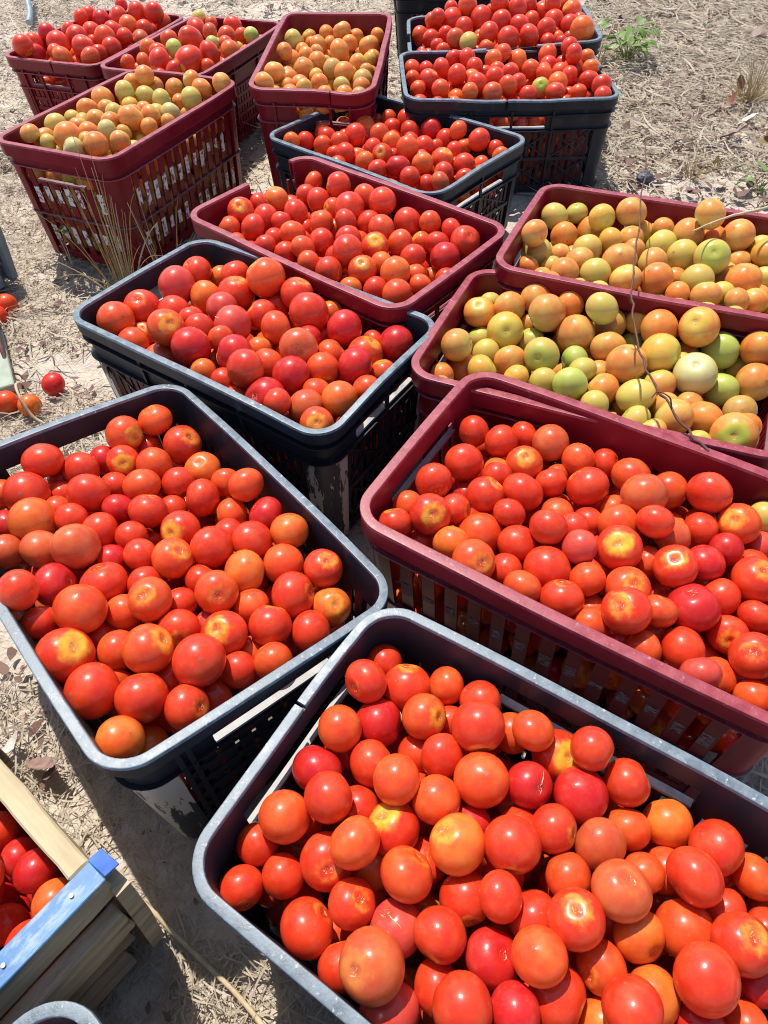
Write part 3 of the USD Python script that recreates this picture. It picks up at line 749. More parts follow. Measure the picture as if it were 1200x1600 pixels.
WHERE = {"A": "front right black crate", "B": "left black crate", "C": "big red crate", "D": "middle black crate", "E": "red crate with broken end", "F": "nearer green-tomato crate", "G": "farther green-tomato crate", "H": "rear middle black crate",
         "I": "paint-marked red crate", "J": "farthest left red crate", "K": "plum-tomato red crate", "L": "far centre red crate", "M": "black crate with snapped rim", "N": "topmost black crate"}
ORD = ["leftmost", "second from left", "third from left", "fourth from left", "fifth from left", "sixth from left", "seventh from left", "eighth from left", "ninth from left", "tenth from left", "eleventh from left", "twelfth from left"]
TOMS = """@A -264,3597,2508,238,r,-136,21,1;-55,4001,2177,210,r,-161,-30;172,3629,2269,267,r,84,45;609,3614,2277,210,o,10,-21;947,3395,2337,226,r,-27,-31;867,3007,2587,276,r,-86,-8;-539,3118,2421,236,o,-176,-24;-141,3250,2220,263,d,-15,4;334,3201,2433,238,o,-26,34,1;609,3256,2119,210,r,109,6;1249,3070,2234,210,o,-5,20;1403,2943,2579,214,o,-149,-62;1923,2703,2671,216,r,-38,2;1676,2815,2248,266,y,-58,59,1;487,2789,2410,229,r,117,-29;-212,2783,2283,247,r,31,14;-781,2763,2259,257,d,64,22;-632,2394,2504,244,r,30,1;854,2515,2468,267,o,129,-77;-367,2402,2173,210,r,24,-34;23,2519,2562,236,o,4,-30;1307,2477,2390,227,d,-59,52,1;1789,2364,2413,263,d,-3,-67;2243,2444,2447,230,r,11,22;405,2364,2409,235,o,122,-37;-24,2151,2283,261,y,143,61,1;-1062,2265,2388,253,o,-120,-30;2624,2138,2179,239,O,95,10;-375,1966,2543,242,o,131,11;551,1921,2511,264,O,151,50,1;1039,1894,2555,262,r,-102,-3;1459,2037,2470,221,r,-27,24;1868,1902,2435,242,b,108,-28;2211,2078,2251,216,o,77,14;2939,1863,2356,249,r,-28,-41;-661,1907,2174,263,r,-77,55,1;1533,1654,2374,210,o,148,-24;-1468,1733,2089,215,r,-67,7;-1082,1824,2074,210,r,45,-1;83,1709,2433,252,o,41,33;2603,1582,2525,255,r,-149,-10;2205,1656,2354,210,o,-76,-2;2503,1742,2116,210,o,-44,-6;3271,1638,2196,214,o,31,22;-425,1530,2246,220,r,1,59,1;609,1548,2228,242,r,-80,8;883,1482,2542,210,r,166,-37;1907,1478,2615,256,b,27,74,1;1182,1371,2282,231,r,-63,-20;1493,1281,2590,243,r,129,80,1;-835,1378,2132,256,r,31,23;-28,1343,2167,248,p,136,53,1;349,1234,2390,228,r,-125,-5;2497,1239,2210,257,o,91,-6;2061,1182,2312,228,O,-63,28,1;2878,1076,2435,249,r,22,82,1;3259,1213,2078,210,r,153,-31;778,1072,2292,237,d,-8,65,1;1139,1020,2591,229,o,-18,-71;-244,1023,2479,284,b,-156,50,1;-524,1074,2086,214,r,102,10;1694,980,2274,223,o,-153,24,1;302,889,2118,225,r,6,4;2087,764,2226,232,O,153,-37;2464,829,2511,272,r,125,-35;477,701,2483,254,r,2,-12;1291,783,2230,261,r,-33,7;1804,662,2550,242,r,-71,-44;-121,721,2081,266,p,116,11;903,682,2412,210,d,3,-17;3046,854,2107,210,d,-83,-37;2911,1385,2135,210,r,132,8;717,2188,2199,210,d,-53,-54;254,2945,2111,210,r,162,-51;981,1730,2151,210,r,-54,-20;946,629,2006,210,r,-76,-60;2815,543,2060,210,o,-7,-27;2433,554,2148,210,d,54,1;-1347,2112,2098,210,r,83,-12;-931,2313,1979,210,r,39,-19;1186,2141,2193,210,r,-142,8;1658,599,2073,210,O,82,-20
@B -3334,7974,2473,253,o,147,69;-3705,7650,2514,267,o,-32,14,1;-4636,6985,2669,279,r,-72,-51;-2918,7629,2275,286,r,-9,46,1;-4200,7026,2436,253,r,72,-12;-4014,7377,2266,210,d,127,-31;-3660,7204,2389,232,y,-66,35,1;-3212,7123,2383,256,o,52,-1;-3469,7730,2143,210,r,151,20;-2557,7123,2269,253,O,-94,74,1;-2203,6881,2222,210,o,90,-22;-1848,6577,2474,244,o,129,21;-4722,6465,2577,295,r,105,-45;-5147,6615,2439,210,o,79,22;-4490,5964,2612,299,O,163,-16;-3928,6470,2546,282,r,81,17;-3713,6802,2313,210,r,-121,-19;-3274,6651,2462,260,o,-62,-50;-2820,6773,2364,226,r,-57,-20;-2447,6478,2360,263,r,-179,13;-4429,6692,2287,210,r,130,-66;-3068,6142,2513,249,r,75,51;-2860,6389,2234,210,r,49,-29;-3507,6269,2439,217,d,-112,-27;-4024,6022,2551,210,r,76,-13;-1563,6147,2341,244,d,168,40;-2059,6310,2207,219,o,-169,2;-3638,5852,2488,249,r,6,-31;-2610,5820,2476,254,y,-110,39,1;-4244,5502,2589,263,b,-137,-31;-3748,5416,2719,289,b,127,-15;-4709,5520,2542,221,b,-162,18;-4959,6096,2383,210,d,149,-66;-1228,5823,2375,255,O,-101,-66;-3223,5755,2465,210,r,-145,-19;-1689,5683,2392,263,r,155,-53;-3029,5416,2513,212,r,-144,-25;-2603,5313,2550,260,o,-5,50,1;-2164,5533,2469,274,r,136,-20;-3409,5427,2406,210,d,-116,-22;-2041,5914,2261,210,r,5,-59;-1275,5348,2291,265,o,165,-29;-768,5191,2389,244,r,-9,68,1;-1740,5185,2396,274,O,20,-35;-2264,5107,2358,210,r,57,21;-4093,4613,2984,236,r,-161,18;-3927,4946,2592,268,d,-1,17,1;-3364,4991,2536,282,r,115,63,1;-2913,5017,2458,210,r,136,3;-2001,4789,2540,258,o,-66,38,1;-1625,4757,2300,213,o,-43,-87;-1128,4859,2337,284,r,-3,15;-2712,4624,2686,256,o,-97,69,1;-678,4793,2153,241,O,-58,57,1;-3467,4502,2731,295,o,-161,-75;-3080,4632,2439,220,o,86,10;-2470,4774,2358,210,r,-48,-26;-3932,4420,2597,217,r,105,13;-2404,4365,2439,243,r,-73,19,1;-1363,4416,2371,255,r,75,33;-1874,4288,2444,265,y,-112,69,1;-3500,3950,2661,304,y,-1,51,1;-3031,4112,2463,230,o,159,-17;-2618,3988,2664,281,o,10,33,1;-910,4405,2224,249,r,170,-19;-2052,3840,2628,289,r,127,-57;-1622,4236,2072,210,o,-134,-38;-1699,3915,2283,210,r,49,-45;-1302,3977,2323,223,o,124,14;-3135,3539,2605,289,r,50,-49;-2615,3483,2537,278,r,98,23;-2144,3378,2466,246,r,-12,28,1;-1960,3639,2185,210,r,63,11;-2739,3014,2566,242,O,180,-47;-3329,4348,2304,210,r,169,-49;-2120,4555,2191,210,p,165,51;-2468,3804,2250,210,r,43,-15
@C 1321,7430,2509,223,r,45,-22;1676,7186,2528,240,r,134,14;2037,7389,2423,218,r,18,14;2344,7086,2550,263,b,6,-29;1111,6811,2519,264,r,93,-31;1915,6720,2544,247,o,-100,68,1;672,6424,2566,251,r,-78,9,1;1533,6533,2512,210,r,76,39;1324,6159,2565,251,r,26,50;1817,6185,2554,274,r,43,30;2228,6374,2516,215,r,103,32;2669,6765,2524,228,o,60,-18;3062,6798,2418,210,r,-21,28;2668,6237,2556,284,r,132,38;3302,6442,2515,262,o,-137,-53;3287,5912,2718,297,b,-87,-24;3745,6196,2477,248,o,120,-22;4128,5948,2678,287,r,42,17;575,5789,2650,266,y,-81,47,1;123,5725,2558,216,r,103,47;922,6006,2473,212,r,-25,17;315,6100,2469,210,o,87,-19;1207,5656,2366,285,o,105,-29;1631,5413,2461,243,r,120,-69;1995,5446,2719,233,r,49,25;2232,5918,2420,220,o,179,-85;2606,5792,2356,210,r,-5,-18;811,5427,2497,226,O,-98,-31;2903,5575,2580,252,o,118,-15;2330,5172,2658,220,p,-52,-34;2996,5990,2357,210,o,133,1;3255,5395,2805,229,r,61,23;3556,5437,2473,253,b,-174,-39;3975,5563,2423,219,r,173,-55;4424,5564,2505,264,o,-157,46,1;2785,5111,2676,274,y,-131,63,1;1931,5010,2463,288,r,38,-1;2362,4786,2528,214,o,-64,-30;1444,5049,2411,210,r,-81,-83;1042,5039,2601,273,o,-57,47,1;3176,5134,2360,210,o,-29,-24;3389,4860,2627,261,y,-155,71,1;3819,4984,2503,236,d,-158,-64;2793,4640,2534,262,o,-88,66,1;1571,4683,2556,235,o,53,25;1994,4517,2544,252,r,85,53;2621,4216,2728,273,y,-165,55,1;3038,4280,2585,210,o,60,44;3488,4370,2486,299,d,125,67,1;3913,4574,2365,225,r,11,-51;4341,4722,2480,278,r,-60,81,1;3852,4104,2302,227,y,-113,32,1;3915,3714,2532,252,r,-147,58,1;3264,3913,2353,267,r,162,-27;4204,4285,2391,210,r,49,37;2418,4531,2231,210,o,177,-59;2287,4223,2433,210,o,61,-35;2808,3902,2405,222,o,-1,4;3271,3507,2543,215,p,94,24;3594,3626,2248,210,o,172,-47;3057,4252,2155,210,o,11,-17;4164,5211,2450,210,d,29,-17;4721,5403,2220,210,p,101,18;477,5641,2235,210,r,84,-3;3871,3349,2266,210,o,43,18;4163,3693,2175,210,r,-37,-38;2351,5554,2538,210,r,14,-41;1583,5805,2587,210,r,-134,-44;4861,5746,2398,210,l,74,-53;4486,5092,2261,210,r,-79,-46
@D -3276,11965,2570,285,r,-162,59;-3554,11454,2592,339,p,157,-1;-2886,12109,2369,210,O,-162,-79;-2524,11722,2623,266,r,122,52;-1906,11198,2841,350,o,159,51;-1348,10865,2697,293,r,23,63;-4046,10813,2596,307,r,-87,61,1;-3024,11231,2478,289,O,61,-15;-2460,11185,2553,320,r,35,75;-1134,10319,2684,337,r,72,-2;-3492,10716,2522,300,r,54,-11;-4389,10352,2650,312,o,146,-36;-2650,10667,2616,278,p,31,-62;-3407,9825,2822,306,o,-50,43,1;-2409,10161,2608,327,p,165,24;-4004,10392,2342,212,y,-81,66,1;-1651,9915,2678,285,o,18,4;-2968,9464,2688,321,d,-167,-39;-541,9940,2589,305,d,149,7;-2922,9996,2668,254,r,156,-4;-1952,10453,2573,261,r,165,39;-4068,9958,2457,271,o,22,-29;-3566,9734,2215,374,b,-101,-46;-2267,9294,2652,306,d,-176,22;-1269,9387,2634,318,b,-86,25,1;307,9687,2458,292,d,-15,-31;-1763,9186,2487,275,o,46,-19;-1935,9603,2493,210,O,100,21;-760,9497,2409,261,o,16,34;-2033,8782,2738,313,r,39,-22;-1366,8835,2542,299,d,18,-53;-209,9495,2401,301,o,17,58;-362,8992,2569,291,d,8,-30;-3047,9225,2187,281,d,74,-21;-881,9031,2496,266,o,-85,-29;-2761,9059,2505,210,O,51,-54;-2424,8864,2452,217,r,127,-55;-1733,8408,2443,334,d,-130,41,1;-1105,8128,2480,278,b,-35,-21;-956,8578,2381,249,o,-136,-38;-600,8225,2542,278,O,-43,-69;-196,8564,2423,227,o,4,-46;-2215,8542,2355,210,o,44,-58;-921,7679,2547,254,o,-82,47,1;75,9067,2349,216,o,117,66;-1461,8049,2211,210,o,146,-13;-71,9942,2309,210,r,-153,9;-1734,10921,2433,210,r,60,-15;-1500,8046,2674,210,r,159,24;-2691,8804,1934,210,O,-127,-21;-782,10620,2470,210,O,128,-71;-3136,10385,2596,228,r,117,28;-2533,9686,2669,210,o,110,-8;-1130,9841,2512,210,d,-40,-61
@E -2646,13901,2756,263,y,-80,51,1;-1994,14595,2643,256,O,23,83;-685,14613,2866,270,r,-180,16;-1236,15196,2709,210,o,163,31;-1105,14435,2644,271,r,-161,-13;-1379,14832,2594,228,r,180,-66;200,13808,2875,283,r,0,-88;-1544,13936,2645,265,r,172,-24;-2166,13880,2592,280,r,4,-30;-2366,13412,2628,267,r,1,-25;-2849,13518,2605,230,o,170,39;-466,13789,2779,307,r,102,-50;-142,14194,2816,250,o,-145,-20;-1005,13324,2727,249,o,-19,-33;-531,13283,2758,241,r,-161,-16;672,13337,2656,288,r,-168,-16;1096,13093,2773,223,o,19,18;-1551,13003,2695,260,o,70,44;-992,12721,2682,242,r,49,-48;-78,13404,2653,243,r,143,28;157,13005,2728,260,o,97,-52;-486,12619,2739,247,r,91,-21;18,12347,2723,266,y,-83,57,1;489,12493,2686,254,o,23,-36;1697,12414,2720,289,r,-62,52,1;1198,12545,2628,241,r,-113,-40;-487,12045,2829,282,r,90,-55;711,12069,2640,249,r,-47,-55;1307,12068,2598,286,d,36,-22;-1325,12422,2698,239,o,-149,-34;-1684,12600,2512,235,r,9,-40;-1934,13149,2534,211,r,67,-62;-1209,12008,2634,227,o,34,0;-836,11725,2619,259,r,-19,-2;-230,11641,2655,265,o,-89,65,1;358,11489,2671,276,O,79,-21;740,11665,2500,210,o,-179,37;-3,11211,2517,240,r,144,8;805,11280,2538,210,o,-166,-55;370,10926,2591,269,o,-3,-66;1485,12826,2754,210,r,23,18;-2078,12788,2590,210,r,34,-70;-1819,13588,2649,210,r,60,55;-799,14107,2636,210,o,-156,16;129,11901,2634,212,O,-169,-64;-459,11285,2524,210,O,-73,-50;-2309,14301,2699,210,r,10,23;-729,12320,2553,210,r,11,-8;922,12840,2510,210,o,170,49
@F 1744,10401,2513,272,o,-111,69,1;2250,10405,2570,272,b,104,-16;2722,10545,2638,261,b,71,-18;3245,10301,2645,241,o,132,-14;2803,10015,2698,317,b,-174,-33;2406,10612,2156,253,O,150,-2;2112,9893,2462,308,O,-94,35,1;1265,9400,2578,267,b,-20,11;1750,10081,2197,210,l,136,62;1776,9574,2275,227,l,98,-16;2572,9851,2279,225,l,112,76;3237,9660,2524,313,b,6,-70;3612,9776,2897,268,l,-169,-46;3847,9952,2472,286,b,-1,-34;2588,9131,2509,284,l,-120,23,1;2127,9268,2312,274,b,97,2;1400,9365,2093,274,o,-4,-15;2627,10269,2297,210,b,81,-10;3148,9190,2358,230,g,-171,-1,1;3685,9317,2475,287,b,84,33;3822,8760,2578,306,b,-21,-69;4509,9494,2683,308,o,143,-32;4303,9854,2161,210,g,96,16;4381,8927,2616,319,O,-34,16;5023,9280,2839,312,o,-143,43,1;5436,9154,2459,304,g,20,-5;5914,8935,2631,289,o,40,48;5791,8498,2327,296,b,101,-43;4795,8490,2550,330,w,-135,65,1;5271,8441,2264,271,g,63,37;2889,8413,2501,268,g,76,6;3410,8408,2374,264,o,138,24;2556,8688,2343,225,l,52,-5;3826,8122,2467,287,l,-49,-61;4262,8406,2428,253,b,121,50;3707,7657,2390,234,l,149,25;4209,7550,2519,276,b,144,19;4710,7644,2382,290,o,-140,-47;4922,7134,2524,324,h,-124,37,1;1644,9016,2345,255,O,5,33;2151,8818,2349,210,O,-26,-50;3189,8022,2422,215,l,25,-27;5366,7909,2289,239,D,65,-42;1006,9061,2249,210,o,155,8;4301,9907,2548,210,O,-14,-83;3163,8780,2467,225,l,-61,-50;4260,7978,2368,210,b,140,-23;5010,9324,2254,234,p,4,15;4920,9745,2587,210,l,8,-10;5815,9099,2170,210,l,-50,-17;3501,8944,2270,210,b,-154,-15;3146,9964,2154,210,b,-30,6;1967,10448,2125,210,b,-115,-73;4669,8095,2277,210,b,121,-16;5296,7499,2335,210,o,-40,-42
@G 3529,13248,2712,274,l,-156,-45;3994,13397,2695,210,l,148,75;4314,12820,2874,254,O,-70,10,1;4862,12854,2945,284,b,167,-74;3648,12785,2560,264,o,93,-4;4274,13105,2444,301,o,-92,27,1;3039,12264,2537,287,l,55,-19;2906,12106,2987,244,b,118,-1;3962,12197,2589,274,l,92,17;4826,12471,2593,271,b,141,9;5136,12834,2532,245,O,10,-77;4400,12318,2695,227,O,14,10;3709,11768,2617,262,b,-44,-62;5303,12139,2645,278,l,135,28;4381,11562,2695,309,b,63,-53;5842,12348,2737,291,b,171,-48;6046,12176,3196,277,b,-172,-41;5542,11683,2697,277,l,23,-26;6601,11980,2863,291,b,21,-48;6326,12330,2652,237,o,-47,-43;5897,11284,2856,308,l,-116,47,1;3234,11802,2486,211,b,150,41;2820,11848,2487,210,o,34,34;3901,11308,2616,273,l,58,3;3390,11403,2604,257,p,179,-43;4945,11478,2666,286,b,150,6;4349,10976,2676,278,b,153,63;4877,10947,2677,289,o,11,-42;5565,10882,2663,288,l,-34,-44;5346,11247,2476,210,o,68,-28;6241,11347,2425,287,b,158,54;6359,10856,2649,305,o,41,-72;6955,11496,2772,256,O,43,-59;7060,11923,2651,233,l,84,21;6602,11631,2541,220,b,137,-20;3496,12273,2455,210,b,179,-51;5477,12639,2697,211,b,114,-41;4773,12026,2623,210,b,48,-11;5133,10554,2619,218,o,-5,-11;5536,10373,2677,259,b,90,42;5915,10590,2577,210,l,-93,-47;6395,10359,2530,244,b,114,13;6913,11174,2486,210,l,22,36;6013,10215,2656,214,b,144,-36
@H -1182,18811,2348,220,o,17,-16;-1580,18351,2322,217,r,106,-9;-350,18251,2449,283,r,-12,-14;-625,19346,2258,226,r,59,39;-106,19065,2369,263,O,156,-50;243,18140,2493,253,o,140,3;564,18913,2374,221,r,-13,-76;917,19099,2481,222,r,-169,-15;502,19489,2354,210,o,0,-9;996,18510,2405,240,r,30,23;527,17726,2488,221,O,103,19;1519,18494,2445,257,d,136,34;2126,17980,2586,223,o,168,43;66,17424,2471,219,r,69,-13;865,17159,2546,270,o,85,-1;270,16999,2483,242,y,-106,35,1;1851,18183,2300,255,r,-22,1;1263,17415,2457,246,r,173,26;614,16386,2463,273,d,85,69;2582,17515,2529,263,r,133,29;1169,16468,2458,253,O,120,34;1648,16710,2450,256,o,-15,63;2126,16557,2371,255,r,30,-49;-132,16848,2406,225,O,-6,-41;-592,17313,2412,246,r,16,-1;-1145,18001,2325,237,o,75,-5;856,15988,2384,233,r,117,-59;150,16434,2366,238,r,-46,-51;1632,16183,2373,235,r,-179,19;1239,15936,2236,210,r,11,6;1510,15664,2383,230,b,-168,-17;1998,17424,2348,210,r,117,39;2256,17716,2310,210,O,112,78;2960,17347,2373,210,r,40,21;-859,17613,2274,210,r,98,19;-732,17973,2439,224,o,69,52;-396,19696,2257,210,r,124,-53;-1041,18418,2385,228,r,153,-63;215,19811,2167,210,o,-9,-50;2562,16884,2219,210,o,3,-33;-1915,18147,2412,210,O,71,-12;3028,16962,2365,210,O,97,10
@I -7981,17835,2925,227,b,17,-70;-7823,18172,2622,288,b,150,12;-7658,18649,2805,278,l,-13,-59;-7114,19609,2797,270,o,101,29;-6830,20137,2840,307,o,-177,-30;-7444,19330,2684,210,l,83,-25;-6284,20354,2923,276,l,16,7;-5888,21097,3067,255,o,141,-73;-6319,21307,2820,259,o,156,37;-5756,21365,2715,240,b,123,-52;-5793,20406,2772,278,l,52,30;-5304,20025,2796,274,l,10,1;-5157,21051,2733,258,o,-8,2;-4637,20861,2999,233,o,-156,44;-4334,20530,2882,265,o,-145,-48;-3788,20545,2976,251,b,125,-32;-4558,20087,2804,275,l,-173,-10;-6373,19303,2796,222,l,10,-19;-6410,20670,2616,215,O,33,18;-6705,18894,2795,238,b,106,-51;-6291,18628,2807,248,o,142,33;-5770,18598,2894,320,o,51,38;-5391,19006,2810,251,o,28,24;-4968,19286,2754,242,w,49,43;-4916,20319,2654,210,O,166,-59;-6725,18184,2739,256,O,-177,-21;-6278,18162,2816,231,w,148,3;-7120,17812,2819,330,o,160,6;-7122,18687,2711,249,o,69,69;-6887,17315,2730,266,w,-157,33;-6374,17402,2780,295,o,66,-67;-5873,17647,2748,239,b,74,39;-5331,18394,2772,215,O,-10,-49;-7348,18285,2710,245,b,59,-8
@J -9961,26063,2841,294,d,-175,-12;-10291,24727,2896,306,r,-25,-42;-10201,25162,2507,328,d,131,30;-10301,25677,2711,276,r,41,30;-9519,25549,2688,354,r,61,18;-9017,25941,2753,333,r,84,-43;-8585,24967,2732,347,r,10,60;-8896,25380,2393,316,o,105,39;-9166,24569,2600,306,O,-156,-41;-9500,25006,2628,232,o,75,-70;-8104,25762,2737,332,o,93,0;-7828,25214,2615,296,r,123,-5;-8701,26478,2732,282,r,96,-40;-8762,27981,2674,321,d,28,5;-8168,27868,2770,336,r,-156,35;-7688,27156,2694,313,O,-144,-8;-7549,28039,2851,294,r,94,-1;-6918,27759,2887,317,r,52,17;-7315,28348,2512,257,r,145,-51;-6780,28135,2511,272,o,-149,37;-8013,26537,2728,307,r,29,53;-7606,26130,2658,256,r,150,-85;-7155,27001,2614,288,r,97,-48;-8248,24301,2624,303,o,155,37;-8097,24775,2608,231,r,79,20;-9358,27805,2822,251,r,160,36;-9209,28258,2777,254,r,118,6;-8209,28765,2899,210,d,-86,-54;-9629,27096,2669,247,r,-170,51;-7243,26454,2454,309,b,-142,40
@K -5341,26927,2877,244,l,15,-41;-4953,26803,2762,210,o,177,-67;-5352,26273,2745,305,r,114,7;-4865,25862,2770,237,b,-19,-7;-4233,25156,2838,270,o,-170,-65;-4206,26450,2762,258,r,150,23;-3547,25570,2706,252,g,-158,-32;-3884,25836,2680,210,o,60,-71;-5197,24506,2928,340,r,56,-47;-5655,24065,2844,246,g,126,-26;-6437,24199,2851,262,O,115,44;-6090,23858,2828,260,o,-83,-49;-6878,23249,2762,219,o,153,31;-6478,23476,2714,221,O,20,0;-5051,22925,2833,360,r,-136,-21;-4532,23487,2833,279,r,-24,-67;-4008,24000,2733,299,O,53,-7;-4586,24419,2825,212,g,119,-12;-5907,23036,2823,289,r,-115,-44;-4539,22876,2700,210,o,-100,-75;-5442,22576,2726,214,r,-147,-43;-6013,25218,2782,271,o,137,64
@L -2069,23261,3184,249,l,74,-31;-1667,24137,2990,218,o,-159,59;-1145,24086,3065,237,O,168,-27;-695,23815,3192,267,O,152,62;-1379,23383,2988,252,b,-179,-45;-300,23962,2985,236,O,-58,-45;-483,23453,2968,233,O,95,28;60,23175,2971,297,b,153,69;333,23920,3011,210,O,22,15;-2230,22067,3223,220,o,101,-37;-1812,22986,2944,230,O,176,-3;-754,22541,3048,303,b,-178,-18;-1361,21915,2994,253,O,59,-28;-1706,21413,2967,280,o,58,-57;-2392,20527,3180,281,O,73,62;-2094,22390,2929,270,O,-141,-72;-934,21467,2927,262,D,80,-18;-234,21790,2940,265,O,14,45;173,22672,2806,228,O,-4,15;-619,21077,2953,277,O,-27,-62;-126,20796,2839,275,D,31,11;-683,20425,2844,229,l,64,9;-1269,20622,2880,230,o,68,-9;-2079,20908,2881,276,b,140,20;-2579,19715,3210,243,b,31,38;-1763,20544,2868,242,O,79,-43;-1030,23713,2918,210,O,-176,-6
@M 1233,21767,2766,253,o,148,-26;1214,21273,2686,210,o,152,-10;1587,20378,2935,257,r,-8,60;1601,21547,2820,210,r,175,-35;1971,21146,2953,246,r,7,15;2332,21778,3008,215,r,151,53;2307,20381,3025,256,r,-12,-20;2697,21572,3055,237,r,-22,24;2822,20933,3014,232,r,179,-18;2750,19741,3001,267,r,35,17;3376,21406,3051,236,O,-15,-58;3673,21715,3094,226,o,-31,-44;4095,21730,2906,270,O,-7,18;3668,20549,2978,210,r,107,30;3244,20105,3031,237,r,-65,-46;3496,19546,2981,249,o,50,6;3094,19299,2930,247,b,146,-56;3818,19884,2959,210,r,133,16;4269,20734,2976,243,o,35,44;4837,21269,2897,236,r,-41,-82;4873,21722,3017,269,o,-9,-36;4561,20407,2967,228,o,33,38;4352,19669,2890,234,h,-103,39,1;4827,19888,2924,253,O,139,-73;4655,19337,2887,248,r,104,83;5539,21320,2758,297,r,152,-61;5432,21082,3190,244,r,-178,6;5461,21761,3161,238,r,126,0;5685,20157,2858,256,r,62,57;5793,20548,3032,217,O,87,59;5898,21537,2975,210,O,91,55;3967,19235,2874,220,r,85,15;2534,19356,2946,210,O,131,-18;1831,19759,2920,224,o,59,-44;5821,19426,2975,248,r,83,64;5773,19006,2877,218,r,81,-49;5304,19570,2767,210,o,7,-72;1275,20096,2823,210,o,19,-58;5341,21819,2744,210,r,88,-40
@N 1631,24758,2737,266,o,169,-18;1889,23909,2873,258,r,119,22;2092,25295,2792,257,r,65,-13;2338,24087,2945,227,r,59,0;2556,23458,2999,266,b,101,13;2885,23091,3008,263,l,36,-61;2593,24841,3096,329,r,-2,-10;2867,24140,3074,271,r,66,-21;3051,25046,3393,296,o,141,-19;3429,24674,3158,327,r,117,-38;3481,23354,3127,301,r,21,-40;3945,24129,3201,308,r,11,-35;3984,22937,3092,310,r,65,-19;4495,24720,3324,326,r,150,-14;4423,23802,3190,286,r,-146,-66;4583,23036,3124,298,r,-165,-35;4870,24392,3131,247,o,160,21;5347,25122,3175,298,r,-151,83;5139,23471,3148,283,r,38,-59;5488,24210,3133,310,r,70,-16;5890,23852,3129,268,r,99,-27;6100,24693,3258,294,o,-172,39;6000,22770,3275,337,O,90,-13;6226,24143,3153,210,r,-3,26;4889,25054,3374,230,r,173,10;4133,25063,3354,210,r,169,-16;3816,25244,3160,233,r,89,23;2134,24646,3242,228,r,-51,-59;1984,24992,3085,210,o,137,2;2589,25309,3283,210,r,147,-16;3929,24719,3532,259,r,52,42;5512,24720,3460,259,r,-175,-6;5993,25167,3311,231,r,167,7;3363,22751,2930,217,o,15,62;2043,23472,2826,210,r,83,68;3056,25317,3006,210,r,-35,64"""
right = np.array([0.999297, -0.028234, -0.02465]); up = np.array([0.03748, 0.752762, 0.657225]); back = np.array([0.0, -0.657687, 0.753291])
heap = {}
for line in TOMS.strip().split("\n"):
    key, rest = line[1:].split(" ", 1)
    rows = []
    for it in rest.split(";"):
        q = it.split(",")
        az, el = math.radians(float(q[5])), math.radians(float(q[6]))
        q[4] = "c" if q[4] == "b" and key not in "FGIL" else q[4]
        q[4] = {"o": "t", "O": "u" if key in "FG" else "t", "p": "b", "b": "t" if key == "L" else "b"}.get(q[4], q[4]) if key in "FGIL" else q[4]
        rows.append(dict(p=np.array([float(q[0]), float(q[1]), float(q[2])]) / 1e4, R=float(q[3]) / 1e4, c=q[4], s=(math.cos(el) * math.cos(az), math.cos(el) * math.sin(az), math.sin(el)), stem=len(q) > 7, key=key))
    heap[key] = rows
# how large each one shows from where the photograph was taken, and where in its heap
alltoms = [t for rows in heap.values() for t in rows]
for t in alltoms:
    d = t["p"] - np.array([0, 0, 0.935])
    dep = -d @ back
    t["size"], t["sx"], t["sy"] = t["R"] / dep, d @ right / dep, d @ up / dep
unripe = set("FGIL")
redl = sorted([t for t in alltoms if t["key"] not in unripe], key=lambda t: -t["size"])
grl = [t for t in alltoms if t["key"] in unripe]
single = redl[:288] + grl
ids = {id(t) for t in single}
rest = [t for t in alltoms if id(t) not in ids]
bykey = {}
for t in single:
    rows = heap[t["key"]]
    xs, ys = np.sort([q["sx"] for q in rows]), np.sort([q["sy"] for q in rows])
    fx, fy = np.searchsorted(xs, t["sx"]) / len(rows), np.searchsorted(ys, t["sy"]) / len(rows)
    t["cell"] = ("near", "middle", "far")[min(2, int(fy * 3))] + " " + ("left", "centre", "right")[min(2, int(fx * 3))]
    if t["cell"] == "middle centre":
        t["cell"] = "centre"
    bykey.setdefault((t["key"], t["cell"], t["c"]), []).append(t)
vr = random.Random(3)
for (key, cell, code), ts in bykey.items():
    ts.sort(key=lambda t: t["sx"])
    for i, t in enumerate(ts):
        words = TK[code][1]
        lab = f"{words}, {cell} in {WHERE[key]}" if len(ts) == 1 else f"{words}, {ORD[i]} of {len(ts)}, {cell} in {WHERE[key]}"
        shape = vr.choice([0, 1, 1, 2]) if not (key == "K" and code == "r") else 3
        x = UsdGeom.Xform.Define(stage, numbered("/World", "half_ripe_tomato" if key in unripe else "tomato"))
        x.AddTransformOp().Set(matrix(t["p"], t["R"], t["s"], vr.uniform(0, 6)))
        x.GetPrim().GetReferences().AddInternalReference(KIND[(code, shape)])
        x.GetPrim().SetInstanceable(True)
        tag(x, lab, "half-ripe tomato" if key in unripe else "tomato", f"tomatoes heaped in the {WHERE[key]}")


